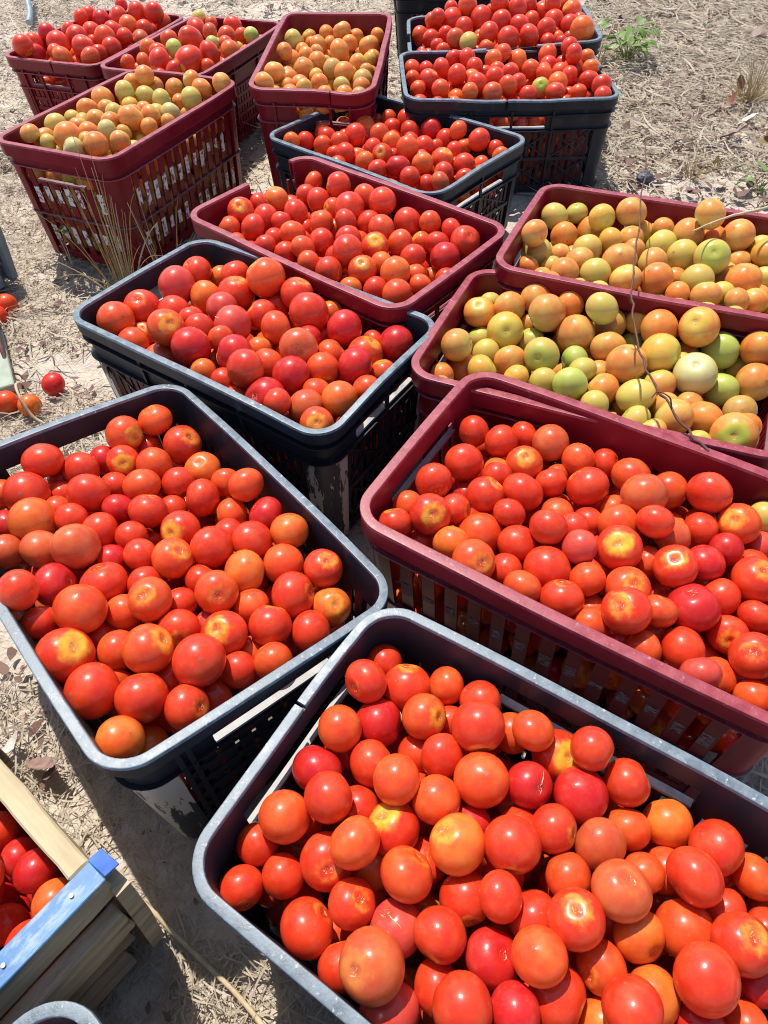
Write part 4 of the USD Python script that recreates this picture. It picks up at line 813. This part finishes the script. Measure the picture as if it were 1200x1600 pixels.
def fill(key, rows):
    """The tomatoes that lie underneath: layers from the floor up to just below the ones in sight, then the gaps that are left."""
    typ, x, y, zr, yaw, tx, ty, L, W, H = CR[key]
    ca, sa = math.cos(yaw), math.sin(yaw)
    r = np.random.default_rng(sum(map(ord, key)) + 40)
    if rows:
        T = np.array([t["p"] for t in rows]); TR = np.array([t["R"] for t in rows])
    else:
        T = np.array([[x, y, zr - 0.07]]); TR = np.array([0.001])
    A, AR, na = np.zeros((1500, 3)), np.zeros(1500), len(T)
    A[:na], AR[:na] = T, TR
    out = []

    def attempt(lx, ly, h, R, press):
        nonlocal na
        tl_, tw_ = room(h, R)
        z = zr - H + h + (lx * tx + ly * ty) * h / H
        p = np.array([x + lx * ca - ly * sa, y + lx * sa + ly * ca, z])
        d2 = np.hypot(T[:, 0] - p[0], T[:, 1] - p[1])
        k = np.argsort(d2)[:4]
        lim = T[k, 2].mean() - (0.02 if d2[k[0]] < 0.036 else 0.004)
        if (abs(lx) > tl_ - 0.022 or abs(ly) > tw_ - 0.022) and d2[k[0]] > 0.03:      # along the walls
            lim = min(T[k, 2].mean() + 0.003, zr - 0.035)
        if rows and d2[k[0]] >= 0.055:
            lim = min(T[:, 2].mean() + 0.004, zr - 0.03)
        if not rows:
            lim = zr - 0.045
        if z > lim or (np.linalg.norm(A[:na] - p, axis=1) < press * (AR[:na] + R)).any():
            return
        A[na], AR[na] = p, R
        na += 1
        out.append((p, R))

    room = lambda h, R: (L / 2 - 0.0205 - TAPER * max(0, H - h) - R, W / 2 - 0.0205 - TAPER * max(0, H - h) - R)
    for lay in range(9):
        h = 0.03 + lay * 0.033
        tl, tw = room(h, 0.022)
        nx, ny = int(2 * tl / 0.043) + 1, int(2 * tw / 0.043) + 1
        for i in range(nx):
            for j in range(ny):
                lx = -tl + 2 * tl * (i + (0.25 if (lay + j) % 2 else 0)) / (nx - 0.5) + r.uniform(-0.004, 0.004)
                ly = -tw + 2 * tw * j / max(1, ny - 1) + r.uniform(-0.003, 0.003)
                if abs(lx) <= tl + 0.004:
                    attempt(lx, ly, h + r.uniform(-0.004, 0.004), r.uniform(0.020, 0.024), 0.84)
    for q in range(2200):
        h, R = r.uniform(H - 0.14, H - 0.02), r.uniform(0.0185, 0.0225)
        tl, tw = room(h, R)
        attempt(r.uniform(-tl, tl), r.uniform(-tw, tw), h, R, 0.8)
    return out


hidden = {"red": [], "unripe": []}
for key in CR:
    fr = random.Random(ord(key))
    kinds = {"F": "bbllgtu", "G": "bbllut", "I": "bbltut", "L": "ttutb", "K": "roObl"}.get(key, "rrrrooodOp")
    for p, R in fill(key, heap.get(key, [])):
        hidden["unripe" if key in unripe else "red"].append((p, R, fr.choice(kinds), fr.randrange(3), stem_frame(np.array([fr.gauss(0, 1), fr.gauss(0, 1), fr.gauss(0, 1)]), 0)[2], fr.uniform(0, 6)))
for t in rest:
    shape = vr.choice([0, 1, 1, 2]) if not (t["key"] == "K" and t["c"] == "r") else 3
    hidden["red"].append((t["p"], t["R"], t["c"], shape, t["s"], vr.uniform(0, 6)))
for nm, lst, lab in (("heaped_tomatoes", hidden["red"], "smaller and deeper red tomatoes filling the crates and the far heaps"), ("heaped_unripe_tomatoes", hidden["unripe"], "unripe orange and green tomatoes lying deeper in their red crates")):
    pi = UsdGeom.PointInstancer.Define(stage, "/World/" + nm)
    tag(pi, lab, "tomatoes", kind="stuff")
    used = sorted({(q[2], q[3]) for q in lst})
    UsdGeom.Scope.Define(stage, f"/World/{nm}/kinds")
    for u in used:
        pth = f"/World/{nm}/kinds/{KIND[u].rsplit('/', 1)[1]}"
        pr = UsdGeom.Xform.Define(stage, pth)
        pr.GetPrim().GetReferences().AddInternalReference(KIND[u])
        pi.CreatePrototypesRel().AddTarget(pth)
    pi.CreateProtoIndicesAttr(Vt.IntArray([used.index((q[2], q[3])) for q in lst]))
    pi.CreatePositionsAttr(Vt.Vec3fArray([Gf.Vec3f(*map(float, q[0])) for q in lst]))
    pi.CreateScalesAttr(Vt.Vec3fArray([Gf.Vec3f(float(q[1])) for q in lst]))
    qs = []
    for q in lst:
        F = stem_frame(q[4], q[5])
        g = Gf.Matrix4d(*F[0], 0, *F[1], 0, *F[2], 0, 0, 0, 0, 1).ExtractRotationQuat()
        qs.append(Gf.Quath(g))
    pi.CreateOrientationsAttr(Vt.QuathArray(qs))


def lone_tomato(code, x, y, R, s, label, shape=0, z=None, group=None):
    z = float(gz(x, y)[0]) + R * 0.86 - 0.004 if z is None else z
    t = UsdGeom.Xform.Define(stage, numbered("/World", "tomato"))
    t.AddTransformOp().Set(matrix((x, y, z), R, s, 1.0))
    t.GetPrim().GetReferences().AddInternalReference(KIND[(code, shape)])
    t.GetPrim().SetInstanceable(True)
    return tag(t, label, "tomato", group)


lone_tomato("o", -0.879, 1.50, 0.026, (0.5, 0.6, -0.3), "orange-red tomato on bare ground, upper of two beside the grey wooden crate", 1)
lone_tomato("r", -0.886, 1.452, 0.025, (-0.5, 0.6, -0.3), "red tomato on bare ground, lower of two beside the grey wooden crate", 0)
lone_tomato("o", -0.757, 1.13, 0.0245, (-0.3, 0.7, 0.3), "orange-red tomato on the ground cut off by the left edge, touching another", 1)
lone_tomato("O", -0.709, 1.123, 0.0235, (0.9, -0.3, 0.05), "orange tomato on the ground under a curled dry stem", 1)
lone_tomato("d", -0.681, 1.19, 0.0245, (0.2, 0.5, -0.7), "single deep crimson tomato lying alone on the straw", 2)

# ------------------------------------------------------------------ wooden crates at the left
def board(cx, cy, cz, sx, sy, sz, bevel=0.002):
    """A sawn board with slightly uneven faces and chipped edges."""
    m = box(cx, cy, cz, sx, sy, sz, bevel)
    v, f = trimesh.remesh.subdivide_to_size(m.vertices, m.faces, 0.022, max_iter=8)
    m = trimesh.Trimesh(v, f)
    m.merge_vertices()
    v = np.array(m.vertices)
    q = v * np.array([22, 22, 22.0]) + 3.1
    d = np.stack([meshkit.noise(q, s) - 0.5 for s in (1, 2, 3)], -1) * 0.0028
    d += (np.stack([meshkit.noise(q * 4, s) - 0.5 for s in (4, 5, 6)], -1)) * 0.0012
    return trimesh.Trimesh(v + d, m.faces, process=False)


def wooden_crate(name, loc, yaw, H, LX, LY, label, grey=False):
    t = thing(name, loc, yaw)
    tag(t, label, "wooden crate")
    wd, wl, we = (M["grey_wood"], M["grey_wood"], M["grey_wood"]) if grey else (M["wood_dark"], M["wood"], M["wood_end"])
    # near face at y = 0 looking to +y; the thing runs along +x and back to -y
    obj("rail", board(LX / 2, -0.012, H - 0.024, LX, 0.022, 0.04, 0.002), wl, t)
    obj("board", board(LX / 2 + 0.006, 0.003, H * 0.62, LX - 0.012, 0.018, 0.05, 0.002), wl if not grey else wl, t)
    obj("board", board(LX / 2 + 0.012, -0.008, H * 0.37, LX - 0.024, 0.014, 0.064, 0.002), wd, t)
    obj("board", board(LX / 2 + 0.02, -0.006, H * 0.12 + 0.004, LX - 0.04, 0.016, 0.05, 0.002), wd, t)
    obj("inner_board", board(LX / 2 + 0.01, -0.027, H * 0.5 - 0.02, LX - 0.03, 0.008, H - 0.06, 0.002), wd, t)
    obj("end_rail", board(0.011, -LY / 2 - 0.012, H - 0.010, 0.023, LY - 0.026, 0.024, 0.002), we, t)
    for k, (zc, zh) in enumerate(((H * 0.66, 0.05), (H * 0.38, 0.055), (H * 0.12 + 0.004, 0.05))):
        obj("end_board", board(0.012 + 0.004 * k, -LY / 2 - 0.012, zc, 0.014, LY - 0.03, zh, 0.002), wd, t)
    obj("far_board", board(LX / 2, -LY + 0.006, H * 0.5, LX, 0.014, H - 0.02, 0.002), wd, t)
    obj("far_end_board", board(LX - 0.01, -LY / 2, H * 0.5, 0.016, LY - 0.03, H - 0.02, 0.002), wd, t)
    obj("crate_floor", board(LX / 2, -LY / 2, 0.012, LX - 0.05, LY - 0.04, 0.012), wd, t)
    # the corner post, rounded at the foot and leaning in
    pts = []
    for z, x0, x1 in ((H - 0.022, -0.012, 0.004), (H * 0.5, -0.006, 0.01), (0.022, 0.004, 0.02), (0.012, 0.007, 0.018)):
        for y0 in ((-0.03, 0.011) if z > 0.015 else (-0.022, 0.003)):
            pts += [(x0, y0, z), (x1, y0, z)]
    obj("corner_post", trimesh.convex.convex_hull(np.array(pts)), wl, t)
    obj("corner_post", board(LX - 0.028, -0.03, H * 0.5, 0.03, 0.03, H - 0.06, 0.003), wd, t)
    obj("corner_post", board(0.04, -LY + 0.03, H * 0.5, 0.03, 0.03, H - 0.06, 0.003), wd, t)
    return t


PH = 0.22
pc = wooden_crate("wooden_crate", (-0.2727, 0.1821, 0.0), math.radians(-130.5), PH, 0.46, 0.32, "pale wooden crate with a blue painted strip along its rim, bottom left corner")
obj("blue_strip", box(0.232, -0.0125, PH - 0.001, 0.464, 0.026, 0.0035, 0.001), M["blue"], pc)
tabm = box(0, 0, 0, 0.016, 0.027, 0.002, 0.0006)
tabm.apply_transform(trimesh.transformations.euler_matrix(0.12, -0.3, 0.05))
tabm.apply_translation([-0.0075, -0.0145, PH - 0.0012])
obj("blue_tab", tabm, M["blue_tab"], pc)
for nx_ in (0.028, 0.098, 0.18):
    nl = trimesh.creation.cylinder(0.0022, 0.002, sections=10)
    nl.apply_translation([nx_, -0.0125, PH + 0.0017])
    obj("nail", nl, M["nail"], pc)
wooden_crate("wooden_crate", (-0.895, 1.632, 0.0), math.radians(-124), 0.245, 0.5, 0.34, "weathered grey-blue wooden crate cut off by the left edge of the picture", True)
# tomatoes in the front wooden crate: (x along the near side, y back from it, z, R, kind)
pv, pu = np.array([math.cos(math.radians(-130.5)), math.sin(math.radians(-130.5))]), np.array([-math.sin(math.radians(-130.5)), math.cos(math.radians(-130.5))])
words = ["large orange-red tomato beside the pale end board of the wooden crate", "large shiny red tomato in the middle of the blue-edged wooden crate", "red tomato at the upper end of the blue-edged wooden crate", "small orange tomato in the corner of the blue-edged wooden crate", "shaded crimson tomato near the corner of the blue-edged wooden crate", "pinkish tomato against the blue strip of the wooden crate", "red tomato under the orange one in the wooden crate corner"]
PT = [("o", 0.083, -0.115, 0.185, 0.026), ("r", 0.118, -0.075, 0.193, 0.028), ("r", 0.075, -0.163, 0.178, 0.024), ("O", 0.046, -0.046, 0.172, 0.021), ("d", 0.042, -0.088, 0.165, 0.022), ("p", 0.165, -0.045, 0.180, 0.026), ("r", 0.085, -0.04, 0.158, 0.022)]
for (code, a, b, z, R), w in zip(PT, words):
    q = np.array([-0.2727, 0.1821]) + pv * a + pu * b
    lone_tomato(code, q[0], q[1], R, (0.7, -0.5, -0.6), w, 0, z, None)
fillp = []
fr = random.Random(77)
for i in range(9):
    for j in range(6):
        for k in range(4):
            a, b, z = 0.05 + i * 0.045, -0.045 - j * 0.046, 0.035 + k * 0.04 + fr.uniform(-0.003, 0.003)
            q = np.array([-0.2727, 0.1821]) + pv * a + pu * b
            if all(np.linalg.norm(np.array([a, b, z]) - np.array(t[1:4])) > 0.8 * (t[4] + 0.021) for t in PT) and z < (0.15 if a < 0.2 else 0.19):
                fillp.append(((q[0], q[1], z), fr.choice("rrod"), fr.uniform(0, 6)))
pi = UsdGeom.PointInstancer.Get(stage, "/World/heaped_tomatoes")
names_ = [str(x).rsplit("/", 1)[1] for x in pi.GetPrototypesRel().GetTargets()]
ip, pp, ps, po = list(pi.GetProtoIndicesAttr().Get()), list(pi.GetPositionsAttr().Get()), list(pi.GetScalesAttr().Get()), list(pi.GetOrientationsAttr().Get())
for p, code, sp in fillp:
    ip.append(names_.index(KIND[(code, 0)].rsplit("/", 1)[1])); pp.append(Gf.Vec3f(*map(float, p))); ps.append(Gf.Vec3f(0.0215))
    F = stem_frame((math.cos(sp), math.sin(sp), -0.4), sp)
    po.append(Gf.Quath(Gf.Matrix4d(*F[0], 0, *F[1], 0, *F[2], 0, 0, 0, 0, 1).ExtractRotationQuat()))
pi.GetProtoIndicesAttr().Set(Vt.IntArray(ip)); pi.GetPositionsAttr().Set(Vt.Vec3fArray(pp)); pi.GetScalesAttr().Set(Vt.Vec3fArray(ps)); pi.GetOrientationsAttr().Set(Vt.QuathArray(po))

# ------------------------------------------------------------------ small things on the ground
pl = box(0, 0, 0, 0.24, 0.19, 0.018, 0.002)
pl.apply_transform(trimesh.transformations.rotation_matrix(math.radians(-65), [0, 0, 1]))
pl.apply_translation([-0.889, 1.245, 0.024])
tag(obj("loose_plank", pl, M["pale_plank"]), "pale greenish plank lying on the ground at the left edge", "plank")
st = tube([(-0.79, 1.062, -0.01), (-0.792, 1.066, 0.05), (-0.795, 1.07, 0.11)], [0.026, 0.0255, 0.025], 10)
tag(obj("wooden_stake", st, M["wood_dark"], smooth=40), "brown wooden stake end at the left edge above the left black crate", "stake")


def twig(name, pts, r0, r1, mat_, label, cat_="twig", side=6, n=10, wob=0.0, branches=()):
    c = spline(pts, n)
    if wob:
        c = c + (meshkit.noise(np.stack([np.arange(len(c)) * 0.6, np.zeros(len(c)), np.zeros(len(c))], -1), 3)[:, None] - 0.5) * wob * np.array([1, 0.6, 0.3])
    rr = np.linspace(r0, r1, len(c)) * (1 + 0.25 * np.sin(np.arange(len(c)) * 1.3) ** 6)
    ms = [tube(c, rr, side)]
    for b in branches:
        cb = spline(b, 8)
        ms.append(tube(cb, np.linspace(r1 * 0.7, r1 * 0.35, len(cb)), 5))
    return tag(obj(name, cat(ms), mat_, smooth=60), label, cat_)


twig("bare_twig", [(0.505, 1.345, 0.40), (0.462, 1.2, 0.395), (0.41, 1.03, 0.375), (0.376, 0.9, 0.345), (0.37, 0.8, 0.322), (0.39, 0.715, 0.305), (0.42, 0.645, 0.29)], 0.0010, 0.0019, M["dark_twig"], "thin dark bare twig leaning across the two crates of green tomatoes", wob=0.006,
     branches=[[(0.39, 0.715, 0.306), (0.385, 0.72, 0.32), (0.372, 0.73, 0.322), (0.365, 0.728, 0.314)], [(0.376, 0.9, 0.347), (0.368, 0.905, 0.356)]])
twig("dry_stalk", [(0.85, 1.23, 0.365), (0.70, 1.18, 0.352), (0.60, 1.155, 0.342), (0.535, 1.125, 0.336)], 0.003, 0.0012, M["stick"], "pale dry grass stalk lying over the farther green-tomato crate", "stalk", wob=0.006)
twig("pale_stick", [(-0.345, 0.207, 0.03), (-0.318, 0.2165, 0.045), (-0.285, 0.197, 0.045), (-0.25, 0.168, 0.03), (-0.2, 0.13, 0.012), (-0.165, 0.10, 0.008), (-0.12, 0.055, 0.008)], 0.0022, 0.0029, M["stick"], "long pale dry stem arching over the soil beside the wooden crate", "stem", 8)
twig("forked_stem", [(-0.865, 1.405, 0.0), (-0.84, 1.36, 0.055), (-0.815, 1.30, 0.05), (-0.79, 1.24, 0.01), (-0.785, 1.225, -0.004)], 0.005, 0.004, M["dark_twig"], "dark reddish forked stem lying by the pale plank", "twig", 7,
     branches=[[(-0.79, 1.24, 0.012), (-0.765, 1.23, 0.014), (-0.745, 1.21, 0.004)], [(-0.79, 1.24, 0.012), (-0.83, 1.22, 0.012), (-0.86, 1.21, 0.004)], [(-0.84, 1.36, 0.055), (-0.853, 1.37, 0.07)]])
twig("curled_stem", [(-0.752, 1.2, 0.01), (-0.741, 1.175, 0.035), (-0.728, 1.14, 0.055), (-0.712, 1.11, 0.05), (-0.695, 1.09, 0.02), (-0.672, 1.08, 0.004)], 0.0024, 0.0028, M["stick"], "thin curled dry stem hooked over the orange tomato on the ground", "stem", 7)
hz = [(-1.52, 3.80, 0.03), (-1.53, 3.88, 0.05), (-1.585, 4.05, 0.10), (-1.63, 4.2, 0.12), (-1.64, 4.26, 0.11)]
tag(obj("irrigation_hose", tube(spline(hz, 10), 0.013, 10), M["hose"], smooth=60), "short blue-grey hose standing up beside the farthest left crate", "hose")
hb = [(-1.64, 4.262, 0.105), (-1.52, 4.29, 0.07), (-1.3, 4.28, 0.03), (-1.05, 4.2, 0.014), (-0.8, 4.25, 0.012), (-0.5, 4.36, 0.012), (-0.2, 4.38, 0.012)]
tag(obj("drip_pipe", tube(spline(hb, 10), 0.009, 8), M["black_hose"], smooth=60), "thin black drip pipe crossing the straw behind the far left crates", "pipe")


def blade(base, tip, sag, w, n=9, lean=None):
    base, tip = np.array(base, float), np.array(tip, float)
    mid = (base + tip) / 2 + np.array([0, 0, sag])
    t = np.linspace(0, 1, n)[:, None]
    c = base * (1 - t) ** 2 + 2 * mid * t * (1 - t) + tip * t ** 2
    return tube(c, np.linspace(w, w * 0.25, n), 4)


def grass_clump(name, x, y, n, hmin, hmax, spread, label, seed, w=0.0011, mat_=None):
    r = random.Random(seed)
    t = thing(name, (x, y, float(gz(x, y)[0]) - 0.004))
    tag(t, label, "grass")
    st_, bl_ = [], []
    for i in range(n):
        a, d = r.uniform(0, 6.28), r.uniform(0, 0.022)
        h = r.uniform(hmin, hmax)
        s = r.uniform(0.1, 1.0) ** 1.5 * spread
        b = (d * math.cos(a), d * math.sin(a), 0)
        tp = (b[0] + s * math.cos(a + r.uniform(-0.6, 0.6)), b[1] + s * math.sin(a + r.uniform(-0.6, 0.6)), h * (1 - 0.5 * (s / spread) ** 2))
        (st_ if i % 5 == 0 else bl_).append(blade(b, tp, r.uniform(0.02, 0.16) * h * (1 + 2.5 * s / spread), w * r.uniform(0.6, 1.3) * (1.6 if i % 5 == 0 else 1)))
    obj("blades", cat(bl_), mat_ or M["dry_grass"], t, smooth=60)
    obj("stalks", cat(st_), M["stick"] if mat_ is None else mat_, t, smooth=60)
    return t


grass_clump("dry_grass_clump", -0.60, 1.535, 28, 0.14, 0.40, 0.16, "tall dry golden grass clump at the near corner of the paint-marked crate", 5, 0.0016)
grass_clump("dry_grass_clump", -0.50, 1.575, 20, 0.08, 0.26, 0.12, "smaller dry grass tuft right of the tall clump by the paint-marked crate", 8, 0.0012)
grass_clump("dry_grass_clump", 1.22, 2.45, 90, 0.08, 0.17, 0.14, "straw-coloured grass tuft in the open litter at the upper right", 9, 0.001)
grass_clump("dry_grass_clump", 1.75, 3.55, 70, 0.12, 0.26, 0.1, "ochre upright grass tuft at the top right corner", 10, 0.0012)
grass_clump("dry_grass_clump", 0.88, 1.95, 40, 0.03, 0.09, 0.10, "thin pale grass blades at the right corner of the snapped-rim crate", 12, 0.0008)
grass_clump("dry_grass_clump", 0.60, 1.74, 16, 0.05, 0.12, 0.08, "sparse dry grass between the snapped-rim crate and the green-tomato crate", 14, 0.0008)
grass_clump("dry_grass_clump", 0.82, 2.85, 60, 0.04, 0.12, 0.13, "low yellowish grass right of the green weed behind the snapped-rim crate", 15, 0.0009)


def leaf(length, width, curl=0.25, fold=0.25, n=6, seed=0, wav=0.0):
    r = random.Random(seed)
    v, f = [], []
    for i in range(n + 1):
        t = i / n
        w = width * math.sin(math.pi * min(1, t * 0.93 + 0.05)) ** 0.8 * 0.5
        x, z = length * t, curl * length * t * t * (1 if curl > 0 else 1)
        for s in (-1, 0, 1):
            v.append((x, s * w, z + abs(s) * fold * w + (r.uniform(-wav, wav) if s else 0)))
    for i in range(n):
        for s in (0, 1):
            a = i * 3 + s
            f += [[a, a + 3, a + 4], [a, a + 4, a + 1]]
    return trimesh.Trimesh(np.array(v), f, process=False)


def weed(name, x, y, n, size, height, label, seed, mat_, spread=0.05):
    r = random.Random(seed)
    t = thing(name, (x, y, float(gz(x, y)[0]) - 0.003))
    tag(t, label, "weed")
    stems = []
    for i in range(n):
        h = height * r.uniform(0.35, 1.0)
        a = r.uniform(0, 6.28)
        d = spread * r.uniform(0.15, 1)
        p = np.array([d * math.cos(a), d * math.sin(a), h])
        stems.append(blade((0, 0, 0), p, 0.01, 0.0014, 6))
        m = leaf(size * r.uniform(0.7, 1.15), size * 0.55, r.uniform(-0.5, 0.1), r.uniform(0.1, 0.5), seed=i)
        m.apply_transform(trimesh.transformations.euler_matrix(r.uniform(-0.4, 0.4), r.uniform(-0.5, 0.35), a + r.uniform(-0.6, 0.6)))
        m.apply_translation(p)
        obj("leaf", m, mat_, t, smooth=True)
    obj("stems", cat(stems), mat_, t, smooth=60)
    return t


weed("green_weed", 0.93, 2.86, 44, 0.045, 0.13, "bright green leafy weed growing behind the snapped-rim black crate", 3, M["green_leaf"], 0.09)
weed("green_weed", 1.02, 1.83, 9, 0.05, 0.06, "small light green weed at the right edge above the green-tomato crates", 5, M["green_leaf"], 0.05)
weed("olive_weed", 1.10, 1.90, 6, 0.07, 0.09, "olive-brown glossy leaves at the right edge above the small weed", 6, M["olive_leaf"], 0.06)
sl = thing("seedling", (-0.775, 1.69, float(gz(-0.775, 1.69)[0]) - 0.003))
tag(sl, "slender dry seedling with two tiny green leaf pairs before the paint-marked crate", "seedling")
obj("stem", cat([blade((0, 0, 0), (-0.045, 0.06, 0.17), 0.02, 0.0017, 10), blade((0, 0, 0), (-0.07, 0.1, 0.26), 0.01, 0.0012, 10), blade((0, 0, 0.0), (0.005, 0.0, 0.10), 0.02, 0.0013, 8)]), M["stick"], sl, smooth=60)
for (lx, ly, lz, a) in ((-0.03, 0.035, 0.115, 2.6), (-0.03, 0.035, 0.113, 0.2), (0.005, 0.0, 0.10, 3.0), (0.005, 0.0, 0.10, -0.2), (0.003, 0.002, 0.105, 1.4)):
    m = leaf(0.022, 0.013, -0.1, 0.3, 4)
    m.apply_transform(trimesh.transformations.rotation_matrix(a, [0, 0, 1])); m.apply_translation([lx, ly, lz])
    obj("leaf", m, M["green_leaf"], sl, smooth=True)

DL = [  # dry leaves in the open litter: x, y, length, width, turn, tilt, material, words
    (1.12, 2.27, 0.10, 0.06, 0.3, 0.1, "leaf_pale", "broad pale dry leaf lying flat in the middle of the litter"),
    (1.02, 2.16, 0.12, 0.07, -0.4, 0.15, "leaf_mauve", "mauve dry leaf left of the rust-coloured ones"),
    (1.16, 2.13, 0.08, 0.06, 0.8, 0.5, "leaf_rust", "rust-brown curled leaf standing up near the litter's centre"),
    (1.28, 2.06, 0.09, 0.07, 0.2, 0.4, "leaf_rust", "dark red-brown leaf with folded edge, right of centre litter"),
    (1.24, 2.20, 0.08, 0.05, 1.5, 0.1, "leaf_pale", "greyish pale leaf beside the folded red-brown leaf"),
    (0.96, 1.98, 0.035, 0.022, 1.4, 0.6, "leaf_ochre", "small upright ochre leaf in the straw right of the snapped-rim crate"),
    (1.45, 3.05, 0.10, 0.06, 0.5, 0.3, "leaf_mauve", "purple-brown leaf in the drift at the upper right, left one"),
    (1.56, 3.10, 0.11, 0.07, -0.6, 0.2, "leaf_mauve", "purplish leaf in the drift at the upper right, right one"),
    (1.50, 2.95, 0.09, 0.05, 1.2, 0.2, "leaf_pale", "pale pinkish leaf just below the purple drift, upper right"),
    (1.40, 2.72, 0.10, 0.045, -0.5, 0.1, "leaf_pale", "long pale leaf below the purple drift at upper right"),
    (1.22, 2.52, 0.06, 0.035, 1.7, 0.7, "leaf_rust", "narrow rust leaf poking up beside the straw-coloured tuft"),
    (1.13, 2.40, 0.06, 0.04, 0.4, 0.4, "leaf_rust", "small brown leaf above the broad pale one"),
    (1.48, 2.16, 0.045, 0.035, 0.4, 0.5, "leaf_ochre", "orange-brown leaf near the right edge of the litter"),
    (1.42, 2.00, 0.07, 0.05, 2.0, 0.3, "leaf_mauve", "brown mauve leaf right of the folded red-brown leaf"),
    (0.86, 3.5, 0.09, 0.06, 0.4, 0.1, "leaf_pale", "whitish leaf at the top edge right of the topmost crate"),
    (-0.49, 0.385, 0.075, 0.035, -0.5, 0.2, "leaf_mauve", "mauve dry leaf beside the left black crate near the wooden crate"),
    (-0.465, 0.365, 0.055, 0.03, -0.2, 0.35, "leaf_mauve", "brownish pink leaf tip touching the left black crate's side"),
    (-0.53, 0.40, 0.06, 0.03, 0.3, 0.25, "leaf_pale", "pale crumpled leaf in the straw above the wooden crate"),
]
for i, (x, y, ln, wd, a, tl, mt, lab) in enumerate(DL):
    ln, wd = ln * 0.72, wd * 0.72
    m = leaf(ln, wd, 0.25 + 0.2 * (i % 3), 0.35, 7, seed=i, wav=wd * 0.08)
    m.apply_transform(trimesh.transformations.euler_matrix(0.2 * ((i % 5) - 2), -tl, a))
    m.apply_translation([x, y, float(gz(x, y)[0]) + 0.012])
    tag(obj("dry_leaf", m, M[mt], smooth=True), lab, "leaf")
ck = trimesh.creation.icosphere(3)
ck.vertices *= (0.75 + 0.5 * meshkit.fbm(ck.vertices * 1.8 + 4, 3, 2))[:, None] * np.array([0.024, 0.018, 0.015])
ck.apply_translation([0.735, 1.905, float(gz(0.735, 1.905)[0]) + 0.012])
tag(obj("dark_clod", ck, M["stone"], smooth=True), "dark bluish lump on the straw at the snapped-rim crate's right corner", "clod")
